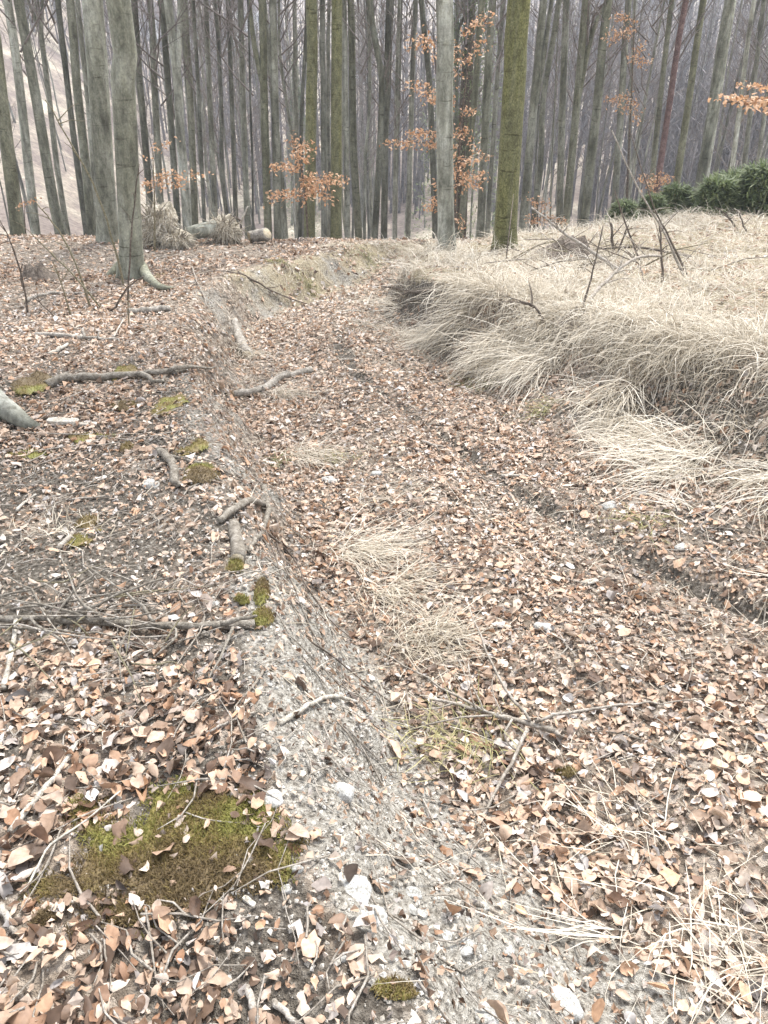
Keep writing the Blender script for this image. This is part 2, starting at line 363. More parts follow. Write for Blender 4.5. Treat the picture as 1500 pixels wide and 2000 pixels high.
# ------------------------------------------------------------------ the ground sheet
def axis(a0, f0, f1, a1, step, n0, n1):
    l = f0 - np.geomspace(step, f0 - a0, n0)[::-1]; r = f1 + np.geomspace(step, a1 - f1, n1)
    return np.concatenate([l, np.arange(f0, f1 + 1e-6, step), r])
gx = axis(-400, -4.6, 6.2, 400, .042, 60, 60); gy = axis(-25, 0.2, 12.6, 700, .042, 30, 130)
XX, YY = np.meshgrid(gx, gy)
fx, fy = XX.ravel(), YY.ravel(); ZZ = hfun(fx, fy)
nx, ny = len(gx), len(gy)
idx = np.arange(nx * ny).reshape(ny, nx)
GF = np.stack([idx[:-1, :-1], idx[:-1, 1:], idx[1:, 1:], idx[1:, :-1]], -1).reshape(-1, 4)
def masks(x, y):
    s = sL(x, y); w = wall_w(y); n = fbm(x * 1.7 + 3, y * 1.7 + 8, 3)
    near = sstep(3.2, 1.5, y)
    wide = .30 * sstep(1.5, .7, y)
    dirt = sstep(-.22 + wide * .3, .0 + wide * .3, s) * sstep(w + .12 + wide, w - .08 + wide, s) * (.35 + .75 * near)
    dirt = np.maximum(dirt, sstep(-.05, .1, s) * sstep(w + .15, w - .1, s) * sstep(6.6, 9.0, y) * sstep(12.8, 11.5, y) * .42)
    dirt = np.clip(dirt + (n - .5) * .9 * (dirt > .02), 0, 1)
    t = (x - xRT(y)) / np.maximum(xRC(y) - xRT(y), .2)
    straw = sstep(.75, 1.0, t) * sstep(20, 15, y)
    soil = 0 * s
    straw = np.maximum(straw, sstep(-.25, .0, s) * sstep(w + .2, w, s) * sstep(7.4, 9.0, y) * sstep(12.8, 11.5, y) * .62)
    soil = np.maximum(sstep(.50, .62, n) * .8 * (s < 0) * sstep(6.5, 5, y), np.exp(-((x - .22) / .36) ** 2 - ((y - 8.5) / .75) ** 2) * .95)
    soil = np.maximum(soil, .95 * sstep(-.62, -.30, s) * sstep(-.02, -.16, s) * sstep(2.4, 1.7, y) * sstep(.30, .46, fbm(x * 4 + 8, y * 4, 3)))
    soil = np.maximum(soil, .9 * np.exp(-((x + .10) / .22) ** 2 - ((y - .66) / .14) ** 2))
    soil = np.maximum(soil, np.clip(rut(x, y) * 1.8, 0, 1) * (s > w * .5))
    soil = np.maximum(soil, .85 * np.exp(-((x + 1.15) / .75) ** 2 - ((y - 2.75) / .60) ** 2) * (s < .05) * sstep(.30, .50, fbm(x * 3 + 1, y * 3 + 1, 2)))
    soil = np.maximum(soil, sstep(-.15, .25, t) * sstep(1.0, .8, t) * sstep(.35, .6, fbm(x * 2.3, y * 2.3 + 40, 3)) * .5)
    soil = np.maximum(soil, sstep(.5, .62, t) * sstep(1.0, .9, t) * .8 * sstep(10, 8.5, y) * steepness(y))
    return dirt, np.clip(soil, 0, 1), straw
d_, s_, w_ = masks(fx, fy)
far_ = sstep(30, 60, fy)
g_me = mesh_np('ground', np.stack([fx, fy, ZZ], -1), GF, True, {'mask': np.stack([d_, s_, w_, np.ones_like(d_)], -1), 'far': far_}, M_ground)
ground = obj('ground', g_me, kind='structure', label='forest floor with sunken track sloping down to a wooded valley')

# ------------------------------------------------------------------ leaves
def leaf_template(rows):
    V = [(0, 0)]; F = []
    for t in rows:
        hw = .5 * .64 * math.sin(math.pi * t ** .88) ** .75
        V += [(t, -hw), (t, 0), (t, hw)]
    V.append((1, 0)); n = len(rows); L = len(V) - 1
    F += [(0, 1, 2), (0, 2, 3)]
    for i in range(n - 1):
        a = 1 + 3 * i; b = a + 3
        F += [(a, b, b + 1), (a, b + 1, a + 1), (a + 1, b + 1, b + 2), (a + 1, b + 2, a + 2)]
    a = 1 + 3 * (n - 1); F += [(a, L, a + 1), (a + 1, L, a + 2)]
    return np.array(V), np.array(F)
LT_HI = leaf_template([.12, .36, .62, .86]); LT_LO = leaf_template([.3, .72]); LT_MIN = leaf_template([.48])
def leaves(pos, size, yaw, pitch, roll, T, curl=None):
    n = len(pos); tv, tf = T; k = len(tv)
    t = tv[:, 0][None] - .5; s = tv[:, 1][None]
    c1 = (rng.normal(.0, .60, (n, 1)) if curl is None else curl[:, None]); fold = rng.normal(.1, .55, (n, 1)); wv = rng.normal(0, .10, (n, 1)); ph = rng.random((n, 1)) * 6.28
    asp = rng.uniform(.55, 1.2, (n, 1))
    x = t * (1 - .18 * np.abs(c1)); y = s * asp * (1 - .25 * np.minimum(np.abs(fold), 1)) + .10 * c1 * t * t
    z = c1 * (t * t - .08) * .9 + fold * np.abs(s) + wv * np.sin(7 * t + ph) * (np.abs(s) * 4) + .25 * c1 * fold * t * np.sign(s) * np.abs(s)
    jj = .022 if k > 12 else .05 if k > 6 else .10
    x = x + rng.normal(0, jj, (n, k)); y = y + rng.normal(0, jj, (n, k)); z = z + rng.normal(0, jj * .5, (n, k))
    L = np.stack([x, y, z], -1) * size[:, None, None]
    cy, sy = np.cos(yaw), np.sin(yaw); cp, sp = np.cos(pitch), np.sin(pitch); cr, sr = np.cos(roll), np.sin(roll)
    Rx = np.zeros((n, 3, 3)); Rx[:, 0, 0] = 1; Rx[:, 1, 1] = cr; Rx[:, 1, 2] = -sr; Rx[:, 2, 1] = sr; Rx[:, 2, 2] = cr
    Ry = np.zeros((n, 3, 3)); Ry[:, 1, 1] = 1; Ry[:, 0, 0] = cp; Ry[:, 0, 2] = sp; Ry[:, 2, 0] = -sp; Ry[:, 2, 2] = cp
    Rz = np.zeros((n, 3, 3)); Rz[:, 2, 2] = 1; Rz[:, 0, 0] = cy; Rz[:, 0, 1] = -sy; Rz[:, 1, 0] = sy; Rz[:, 1, 1] = cy
    M = Rz @ Ry @ Rx
    W = np.einsum('nij,nkj->nki', M, L)
    return W, M
def leaf_density(x, y):
    d, so, st = masks(x, y)
    s = sL(x, y)
    n = fbm(x * 1.1 + 20, y * 1.1 + 3, 3)
    den = .26 + .74 * sstep(.38, .60, n)
    den = den * (1 - .45 * sstep(1.7, 2.2, y) * sstep(6.5, 5, y) * (s < 0))
    intr = (s > wall_w(y) * .7)
    pile = np.exp(-((x + .62) / .38) ** 2 - ((y - 1.38) / .42) ** 2) + np.exp(-((x + .50) / .42) ** 2 - ((y - .62) / .22) ** 2) + .8 * np.exp(-((x + 1.9) / .7) ** 2 - ((y - 4.0) / .6) ** 2)
    den = np.maximum(den, np.clip(pile * 1.6, 0, 1.0))
    den = np.where(intr, np.maximum(den, .72), den)
    den = den * (1 - .80 * sstep(.25, .6, d)) * (1 - .78 * so * (1 - np.clip(pile * 1.3, 0, 1))) * (1 - .55 * intr * sstep(.56, .66, fbm(x * 1.9 + 60, y * 1.9 + 9, 3)))
    t = (x - xRT(y)) / np.maximum(xRC(y) - xRT(y), .2)
    den = den * (1 - .66 * sstep(.85, 1.1, t) * sstep(22, 14, y))
    return den
MOSS = []      # (x, y, rx, ry) ellipses where moss keeps the leaves off
def moss_off(x, y):
    k = np.ones_like(x)
    for (mx, my, rx, ry) in MOSS: k *= np.where(((x - mx) / rx) ** 2 + ((y - my) / ry) ** 2 < .8, .26, 1)
    return k
for (px, py, w, h) in [(330, 1650, 200, 110), (150, 1700, 110, 70)]:
    p = G(px, py); q = G(px + w, py); r_ = G(px, py - h); MOSS.append((p.x, p.y, abs(q.x - p.x), abs(r_.y - p.y)))

def scatter_leaves(y0, y1, per_m2, size_mu):
    # area of the strip in view with a margin of a step to either side
    ys = np.linspace(y0, y1, 60); wid = .60 * ys * 1.0 + 1.6; area = float(np.sum(2 * wid) * (ys[1] - ys[0]))
    n = int(area * per_m2 * 1.0)
    cdf = np.cumsum(wid); cdf = cdf / cdf[-1]
    y = np.interp(rng.random(n), cdf, ys) + rng.normal(0, .02, n); x = (rng.random(n) * 2 - 1) * (.60 * y + 1.6)
    keep = rng.random(n) < leaf_density(x, y) * moss_off(x, y)
    x, y = x[keep], y[keep]; n = len(x)
    size = np.clip(size_mu * rng.lognormal(-.06, .40, n), .014, .080)
    lift = rng.random(n) ** 1.5 * .024 + .003
    return x, y, size, lift
def leaf_tints(n, x, y):
    t = rng.normal(.47, .27, n) + .42 * (fbm(x * .8 + 50, y * .8, 2) - .5)
    t = t - .16 * np.clip(np.exp(-((x + .62) / .45) ** 2 - ((y - 1.38) / .5) ** 2) + np.exp(-((x + .50) / .5) ** 2 - ((y - .62) / .3) ** 2), 0, 1)
    return np.clip(t, .0, 1)
parts = []
for (y0, y1, den, T, mu) in [(-.2, 2.2, 2500, LT_HI, .038), (2.2, 4.6, 2700, LT_LO, .035), (4.6, 9.0, 2000, LT_MIN, .040), (9.0, 16.5, 650, LT_MIN, .060)]:
    x, y, size, lift = scatter_leaves(y0, y1, den, mu)
    n = len(x); fl = np.where(rng.random(n) < .78, .20, .65); pit = rng.normal(0, 1, n) * fl; rol = rng.normal(0, 1, n) * fl
    e = .03; nxs = -(hfun(x + e, y) - hfun(x - e, y)) / (2 * e); nys = -(hfun(x, y + e) - hfun(x, y - e)) / (2 * e)
    yaw = rng.random(n) * 6.283
    gxl = np.clip(nxs, -1.2, 1.2) * np.cos(yaw) + np.clip(nys, -1.2, 1.2) * np.sin(yaw); gyl = -np.clip(nxs, -1.2, 1.2) * np.sin(yaw) + np.clip(nys, -1.2, 1.2) * np.cos(yaw)
    W, M = leaves(None if False else np.zeros((n, 3)), size, yaw, pit + np.arctan(gxl), rol - np.arctan(gyl), T)
    parts.append((x, y, hfun(x, y) + lift, W, leaf_tints(n, x, y), T))
# the 300 leaves that show largest stay single
x, y, z, W, tint, T = parts[0]
px, py, dep = project(np.stack([x, y, z], -1))
a1 = W[:, T[1][:, 1]] - W[:, T[1][:, 0]]; a2 = W[:, T[1][:, 2]] - W[:, T[1][:, 0]]
ar = np.linalg.norm(np.cross(a1, a2), axis=-1).sum(1) / dep ** 2
ar = np.where((px > 10) & (px < 1490) & (py > 20) & (py < 1990), ar, 0) * (1 + .0 * z)
big = np.argsort(-ar)[:300]
for i in big:
    me = mesh_np('leaf', W[i], T[1], True, {'tint': np.full(W.shape[1], tint[i]), 'hue': np.full(W.shape[1], rng.random())}, M_leaf)
    obj('leaf', me, ground, loc=(x[i], y[i], z[i] + .004))
keep = np.ones(len(x), bool); keep[big] = False
LV, LF, LTt, LH = [], [], [], []; base = 0
for j, (x, y, z, W, tint, T) in enumerate(parts):
    k = keep if j == 0 else np.ones(len(x), bool)
    Wk = W[k] + np.stack([x[k], y[k], z[k]], -1)[:, None]
    n, kv = Wk.shape[:2]
    LV.append(Wk.reshape(-1, 3)); LF.append((T[1][None] + (np.arange(n) * kv)[:, None, None]).reshape(-1, 3) + base); LTt.append(np.repeat(tint[k], kv)); LH.append(np.repeat(rng.random(n), kv)); base += n * kv
me = mesh_np('leaf_litter', np.concatenate(LV), np.concatenate(LF), True, {'tint': np.concatenate(LTt), 'hue': np.concatenate(LH)}, M_leaf)
obj('leaf_litter', me, ground, kind='stuff', label='brown and tan fallen beech leaves covering the ground')

# ------------------------------------------------------------------ grass
def blades(root, heading, length, e0, e1, width, K=4, drape=True, sway=.25):
    n = len(root); P = np.zeros((n, K + 1, 3)); P[:, 0] = root
    hd = heading.copy(); turn = rng.normal(0, sway, n)
    for k in range(K):
        t = (k + .5) / K; el = e0 + (e1 - e0) * t; h = hd + turn * t
        step = np.stack([np.cos(h) * np.cos(el), np.sin(h) * np.cos(el), np.sin(el)], -1) * (length / K)[:, None]
        P[:, k + 1] = P[:, k] + step
        if drape:
            g = hfun(P[:, k + 1, 0], P[:, k + 1, 1], False) + .006 + .03 * rng.random(n)
            P[:, k + 1, 2] = np.maximum(P[:, k + 1, 2], g)
    side = np.stack([-np.sin(hd), np.cos(hd), rng.normal(0, .5, n)], -1); side /= np.linalg.norm(side, axis=1)[:, None]
    wk = np.array([.9, 1, .85, .6, .12]) if K == 4 else np.linspace(1, .15, K + 1)
    A = P - side[:, None] * (width[:, None] * wk[None] * .5)[..., None]; B = P + side[:, None] * (width[:, None] * wk[None] * .5)[..., None]
    V = np.stack([A, B], 2).reshape(n, -1, 3); m = 2 * (K + 1)
    q = np.array([(2 * k, 2 * k + 1, 2 * k + 3, 2 * k + 2) for k in range(K)])
    F = (q[None] + (np.arange(n) * m)[:, None, None]).reshape(-1, 4)
    return V.reshape(-1, 3), F, m
def downhill(x, y, e=.15):
    gx_ = (hfun(x + e, y, False) - hfun(x - e, y, False)) / (2 * e); gy_ = (hfun(x, y + e, False) - hfun(x, y - e, False)) / (2 * e)
    return np.arctan2(-gy_, -gx_), np.hypot(gx_, gy_)
def field_grass():
    # tussock centres over the clearing, thick along the lip of the right bank
    nT = 5200
    y = rng.uniform(1.5, 17.5, nT); x = xRC(y) + rng.exponential(2.2, nT) - .75
    lipT = 1100
    y2 = rng.uniform(1.5, 10.8, lipT); x2 = xRC(y2) + rng.normal(-.10, .24, lipT)
    fT = 1500
    y3 = rng.uniform(2.0, 9.0, fT); x3 = xRT(y3) + (xRC(y3) - xRT(y3)) * rng.random(fT)
    x = np.concatenate([x, x2, x3]); y = np.concatenate([y, y2, y3])
    t = (x - xRT(y)) / np.maximum(xRC(y) - xRT(y), .2)
    pat = fbm(x * 1.5 + 70, y * 1.5, 3)
    gap = fbm(y * 1.1 + 5, x * .25 + 2, 2)
    keep = (x < .62 * y + 2.2) & (rng.random(len(x)) < np.where(t > .97, sstep(.30, .52, pat) * .85 + .10, np.where(t > .84, sstep(.40, .54, gap) * .85, np.where(t > .55, (.10 + .42 * (1 - steepness(y))) * sstep(.42, .56, pat), sstep(.50, .57, pat) * .85 * sstep(.24, .36, t)))))
    keep &= ~((y > 7.7) & (y < 9.6) & (x < .62) & (rng.random(len(x)) < .82))
    keep &= ~((y > 10.2) & (x < 2.6) & (rng.random(len(x)) < .6)) & (y < brow(x) + 1.0)
    x, y = x[keep], y[keep]; n = len(x)
    low = ((x - xRT(y)) / np.maximum(xRC(y) - xRT(y), .2) < .6)
    nb = np.where(y < 7.5, 24, np.where(y < 11, 16, 9))
    i = np.repeat(np.arange(n), nb); N = len(i)
    ox = rng.normal(0, .055, N); oy = rng.normal(0, .055, N)
    rx = x[i] + ox; ry = y[i] + oy
    dh, sl = downhill(rx, ry)
    swirl = 6.283 * fbm(rx * .8 + 11, ry * .8 + 30, 2) * 1.6 + 2.2
    tus = rng.normal(0, .9, n)[i]
    steep = sstep(.22, .6, sl)
    u = rng.random(N)
    hd = np.where(u < .12 + .55 * steep, dh + tus * .7 + rng.normal(0, .55, N), np.where(u < .80, swirl + tus + rng.normal(0, .7, N), np.arctan2(oy, ox)))
    lo = low[i] & (steep > -1); hd = np.where(lo, dh + tus * .40 + rng.normal(0, .45, N), hd)
    ln = np.clip(rng.normal(.27, .11, N), .06, .6) * (1 + .15 * steep) * np.where(low[i], 1.15, 1)
    e0 = R(58) + rng.normal(0, .45, N) - .1 * steep; e1 = R(-50) + rng.normal(0, .6, N) - .5 * steep
    flat = (rng.random(N) < .35) & (steep < .5)
    e0 = np.where(flat, rng.normal(.25, .2, N), e0); e1 = np.where(flat, rng.normal(-.2, .25, N), e1)
    e0 = np.where(lo, rng.normal(.35, .25, N), e0); e1 = np.where(lo, rng.normal(-.7, .35, N), e1)
    wd = np.where(lo, 1.25, 1) * rng.uniform(.0026, .0052, N) * (1 + .10 * np.maximum(ry - 5, 0))
    root = np.stack([rx, ry, hfun(rx, ry) - .005], -1)
    V, F, m = blades(root, hd, ln, e0, e1, wd, sway=.7)
    tint = np.clip(rng.normal(.62, .24, N) + rng.normal(0, .14, n)[i] + .5 * (fbm(rx * .7, ry * .7 + 12, 2) - .5) - .12 * steep + .20 * lo, 0, 1)
    me = mesh_np('dry_grass', V, F, True, {'tint': np.repeat(tint, m)}, M_grass)
    obj('dry_grass', me, kind='stuff', label='long pale straw coloured grass matted over the clearing and hanging down the bank', cat='grass')
    # broken straw lying flat: thick on the clearing, thin on the track
    n = 52000
    y = rng.uniform(.4, 16, n); x = np.where(rng.random(n) < .72, xRC(y) - .9 + rng.exponential(2.4, n), xL(y) + rng.random(n) * (xRC(y) - xL(y)))
    pt = fbm(x * 1.9 + 60, y * 1.9 + 9, 3); t = (x - xRT(y)) / np.maximum(xRC(y) - xRT(y), .2)
    k = (x < .62 * y + 1.8) & (rng.random(n) < np.where(t > .6, 1, .25 + .75 * sstep(.54, .64, pt))) & (y < brow(x) + 1)
    x, y = x[k], y[k]; n = len(x)
    root = np.stack([x, y, hfun(x, y) + .01 + .02 * rng.random(n)], -1)
    V, F, m = blades(root, rng.random(n) * 6.283, rng.uniform(.04, .2, n), rng.normal(.15, .25, n), rng.normal(-.1, .3, n), rng.uniform(.002, .0042, n) * (1 + .08 * np.maximum(y - 5, 0)), K=2)
    me = mesh_np('broken_straw', V, F, True, {'tint': np.repeat(np.clip(rng.normal(.55, .27, n), 0, 1), m)}, M_grass)
    obj('broken_straw', me, ground, kind='stuff', label='short broken straws lying flat over clearing and track')
    return N
NG = field_grass()
def tuft(px, py, n_, spread, length, head, label, sp_head=.6, mat=None, name='grass_tuft', e0=24, e1=-16, tm=.6):
    n = int(n_ * 1.25); c = G(px, py); a = rng.normal(0, spread, (n, 2)); spread = min(spread, .12)
    rx = c.x + a[:, 0]; ry = c.y + a[:, 1] * .8
    root = np.stack([rx, ry, hfun(rx, ry) - .004], -1)
    V, F, m = blades(root, R(head) + rng.normal(0, sp_head, n), np.clip(rng.normal(length, length * .28, n), .05, 1), R(e0) + rng.normal(0, .3, n), R(e1) + rng.normal(0, .35, n), rng.uniform(.0026, .0048, n) * (1 + .10 * max(c.y - 5, 0)), sway=.5)
    V = V - np.array(c)
    me = mesh_np(name, V, F, True, {'tint': np.repeat(np.clip(rng.normal(tm + .1, .2, n), 0, 1), m)}, mat or M_grass)
    return obj(name, me, None, label, 'grass', 'dry grass tufts along the track', loc=c)
tuft(690, 1075, 260, .09, .30, -20, 'large blond grass tuft combed sideways halfway up the track')
tuft(760, 1150, 170, .08, .25, -35, 'flattened blond grass tuft just below the largest tuft in the track', .7, tm=.5)
tuft(830, 1250, 230, .085, .19, -10, 'greenish blond grass tuft beside the dead branch in the track', .9, tm=.42)
tuft(590, 890, 170, .10, .28, -25, 'pale arching grass tuft below the left bank near the white stone')
tuft(545, 770, 110, .08, .24, -30, 'small pale grass tuft beside the kinked grey log')
tuft(485, 690, 110, .07, .22, -70, 'dry grass wisps at the lower end of the short straight log')
tuft(730, 975, 60, .10, .24, -30, 'thin scattered grass wisps between the two larger tufts in the track')
tuft(1490, 1880, 60, .08, .20, 175, 'blond grass tuft in the bottom corner beyond the leafy track', .9)
tuft(1330, 1770, 20, .09, .22, 200, 'wispy grass strands fanned over leaves near the bottom corner', .8)
tuft(1240, 1640, 24, .06, .22, 160, 'thin pale grass strands among leaves below the dead branch', .9)
tuft(1210, 1825, 12, .02, .34, 185, 'single sheaf of long bleached blades lying on the leaves', .25, e0=15, e1=-15, tm=.85)
tuft(900, 1440, 120, .10, .14, 180, 'grey green grass tangled under the knot of the dead branch', 1.5, M_ggrass, tm=.7)
tuft(125, 1040, 50, .10, .12, 90, 'short grass growing on the dark soil of the left bank', 1.5, tm=.4)
tuft(660, 900, 40, .05, .10, 90, 'tiny green grass sprig by the arching pale tuft', 2, M_ggrass)
tuft(545, 905, 40, .03, .09, 90, 'dark green sprig at the foot of the left bank', 2, M_ggrass, tm=.2)
tuft(960, 740, 140, .13, .16, 200, 'dark green grass at the foot of the grassy bank', 1.2, M_ggrass, tm=.3)
tuft(1065, 800, 60, .07, .15, 220, 'sparse green blades on the leafy foot of the bank', 1.2, M_ggrass, tm=.5)
tuft(1265, 1020, 60, .10, .12, 220, 'low green shoots at the toe of the bank under the overhanging straw', 1.4, M_ggrass, tm=.5)
tuft(660, 478, 200, .15, .22, -90, 'yellowish grass on the brow where the track bends away', 1.0, tm=.5)
tuft(760, 482, 160, .15, .22, -90, 'blond grass on the brow beside the smooth grey beech', 1.0)
tuft(720, 505, 60, .15, .16, -90, 'dark grass clump on the face of the far bend', 1.0, M_ggrass, tm=.3)
tuft(600, 560, 60, .08, .14, -90, 'green grass spot on the slope of the far bend', 1.4, M_ggrass, tm=.5)
tuft(540, 512, 60, .08, .10, -90, 'mossy green grass on the lip of the bend', 1.4, M_ggrass, tm=.3)
tuft(860, 505, 90, .12, .22, -60, 'straw tuft at the foot of the smooth grey beech', 1.2)
tuft(975, 495, 90, .14, .22, -80, 'straw tuft at the foot of the thick mossy beech', 1.2)

# ------------------------------------------------------------------ moss
def moss(px, py, wpx, hpx, n, label, tm=.5, hgt=.02):
    tm = tm if n > 5000 else tm - .22
    c = G(px, py); rx = abs(G(px + wpx / 2, py).x - c.x); ry = max(abs(G(px, py - hpx / 2).y - c.y), .02)
    N = 26; V = []; F = []; 
    u, v = np.meshgrid(np.linspace(-1.15, 1.15, N), np.linspace(-1.15, 1.15, N)); u = u.ravel(); v = v.ravel()
    X = c.x + u * rx; Y = c.y + v * ry
    def fld(X, Y): return 1 - ((X - c.x) / rx) ** 2 - ((Y - c.y) / ry) ** 2 + 2.4 * (fbm(X * 9 + px, Y * 9, 3) - .5)
    m_ = fld(X, Y); Z = hfun(X, Y) + np.clip(m_, -.35, 1) * hgt + .010 * fbm(X * 40, Y * 40, 2) - .004
    quad = [(i * N + j, i * N + j + 1, (i + 1) * N + j + 1, (i + 1) * N + j) for i in range(N - 1) for j in range(N - 1)]
    quad = np.array([q for q in quad if min(m_[k] for k in q) > .30] or [quad[0]])
    n = int(n * 1.3); bx = c.x + rng.uniform(-1.3, 1.3, n * 2) * rx; by = c.y + rng.uniform(-1.3, 1.3, n * 2) * ry; f_ = fld(bx, by); k = f_ > .02 + .85 * rng.random(n * 2) ** 1.5
    bx, by, f_ = bx[k], by[k], f_[k]; nb = len(bx)
    bz = hfun(bx, by) + np.clip(f_, 0, 1) * hgt + .010 * fbm(bx * 40, by * 40, 2) - .005
    BV, BF, mm = blades(np.stack([bx, by, bz], -1), rng.random(nb) * 6.28, rng.uniform(.007, .018, nb), np.full(nb, R(75)), R(35) + rng.normal(0, .4, nb), rng.uniform(.0025, .005, nb), K=2, drape=False)
    t0 = np.clip(tm + 1.8 * (fbm(X * 7 + 3, Y * 7, 3) - .5) - .1, 0, 1); t1 = np.clip(tm + 1.8 * (fbm(bx * 7 + 3, by * 7, 3) - .5) + rng.normal(0, .12, nb), 0, 1)
    VV = np.concatenate([np.stack([X, Y, Z], -1), BV]) - np.array(c)
    FF = np.concatenate([quad, BF + N * N])
    me = mesh_np('moss_patch', VV, FF, True, {'tint': np.concatenate([t0, np.repeat(t1, mm)])}, M_moss)
    return obj('moss_patch', me, None, label, 'moss', 'moss patches on the left bank', loc=c)
moss(330, 1650, 500, 270, 17000, 'large olive and brown moss carpet in the near corner of the bank', .40, .010)
moss(90, 1795, 70, 50, 900, 'small green moss cushion below the large moss carpet', .5)
moss(240, 1790, 60, 40, 500, 'scrap of moss at the lower rim of the large moss carpet', .5, .008)
moss(68, 755, 75, 40, 900, 'yellow green moss cushion at the outer end of the mossy root', .6, .04)
moss(245, 733, 56, 22, 700, 'bright moss cushion on the middle of the mossy root', .75, .05)
moss(335, 790, 80, 62, 900, 'moss patch on the lip of the bank below the mossy root', .6, .02)
moss(248, 798, 55, 24, 500, 'low moss strip beside the moss patch on the bank lip', .65, .02)
moss(180, 857, 110, 20, 500, 'thin moss streak behind the weathered wood chunk', .55, .02)
moss(65, 887, 100, 22, 700, 'long low moss streak at the edge of the leafy bank', .65, .02)
moss(380, 875, 78, 42, 900, 'thick moss cushion overhanging the crumbling bank edge', .55, .045)
moss(400, 930, 80, 40, 900, 'olive moss cushion just below the overhanging one', .55, .03)
moss(250, 876, 26, 16, 200, 'tiny moss tuft between root and bank edge', .5)
moss(170, 1030, 60, 36, 400, 'brownish moss spot on dark soil of the left bank', .3)
moss(155, 1060, 70, 30, 400, 'dull moss spot under the brownish one on the left bank', .3)
moss(460, 1107, 36, 28, 300, 'moss tuft under the cut end of the upright log stub', .6)
moss(512, 1165, 30, 60, 500, 'hanging brown green moss on the crumbling edge above the broken branch', .45, .03)
moss(515, 1212, 40, 40, 500, 'moss lump at the broken end of the long grey branch', .4, .03)
moss(470, 1175, 40, 20, 250, 'little yellow moss strip beside the hanging moss', .6)
moss(770, 1935, 80, 30, 300, 'faint green moss smear at the bottom edge of the photo', .5, .006)
moss(520, 1640, 36, 36, 300, 'isolated green moss spot beside the large moss carpet', .6)
moss(1105, 1510, 50, 24, 200, 'bright green moss fleck among leaves beyond the dead branch', .9)
moss(310, 540, 26, 16, 150, 'moss fleck beside the flared root of the thick grey beech', .6)

# ------------------------------------------------------------------ stones and gravel
def rock_mesh(name, rx, ry, rz, seed, sub=2, mat=None, flat=.5):
    import bmesh
    bm = bmesh.new(); bmesh.ops.create_icosphere(bm, subdivisions=sub, radius=1)
    for v in bm.verts:
        d = v.co.copy(); k = 1 + .35 * mnoise.noise(d * 1.1 + Vector((seed * 3.7, seed, 0))) + .12 * mnoise.noise(d * 3 + Vector((seed, 0, 9)))
        q = Vector([math.copysign(abs(c) ** .75, c) for c in d])
        v.co = Vector((q.x * rx, q.y * ry, q.z * rz)) * k
    me = bpy.data.meshes.new(name); bm.to_mesh(me); bm.free(); me.materials.append(mat or M_stone)
    me.polygons.foreach_set('use_smooth', np.full(len(me.polygons), sub > 2)); return me
def stone(px, py, w, hgt, label, seed, mat=None, name='stone'):
    c = G(px, py); r_ = abs(G(px + w / 2, py).x - c.x)
    o = obj(name, rock_mesh(name, r_, r_ * random.uniform(.65, .9), r_ * hgt, seed, 3, mat), None, label, 'stone', 'pale stones in the bank', loc=(c.x, c.y, c.z + r_ * hgt * .10))
    o.rotation_euler = (random.uniform(-.15, .15), random.uniform(-.2, .2), random.uniform(-.5, .5)); return o
for k, a in enumerate([
    (668, 1550, 54, .62, 'rounded pale stone in the bare earth, the taller of the near pair'),
    (525, 1566, 60, .45, 'wedge shaped white stone in bare earth beside the moss carpet'),
    (1060, 1228, 40, .6, 'lone white stone on the leaves in the middle of the track'),
    (735, 930, 26, .7, 'small white stone below the pale arching grass tuft'),
    (690, 1742, 80, .14, 'flat grey slab stone sunk in the bare bank'),
    (722, 1792, 60, .14, 'flat pale stone just below the sunk grey slab'),
    (742, 1728, 34, .35, 'small flat stone beside the upper end of the sunk slab'),
    (806, 1745, 30, .5, 'white angular stone right of the sunk slab'),
    (822, 1786, 28, .6, 'second white angular stone below the first beside the slab'),
    (905, 1850, 44, .3, 'flat pale stone low on the bare bank'),
    (1096, 1968, 60, .35, 'broad pale stone at the bottom edge among leaves'),
    (950, 1985, 50, .35, 'white stone at the very bottom of the bare bank'),
    (298, 948, 28, .5, 'grey stone on the dark soil of the left bank'),
    (480, 1522, 22, .6, 'small round stone above the wedge shaped white stone'),
    (580, 1700, 22, .7, 'small pale stone between moss carpet and bare bank'),
    (560, 1738, 20, .7, 'small grey stone below the wood chip by the moss'),
    (645, 940, 34, .4, 'pale flat stone half buried under the arching grass'),
    (1330, 1070, 26, .5, 'pale stone at the toe of the grassy bank'),
    (900, 1365, 22, .5, 'small stone on the leaves behind the dead branch'),
    (1190, 990, 30, .5, 'dark grey stone on the wet soil of the rut')]):
    stone(a[0], a[1], a[2], a[3], a[4], k + 1)
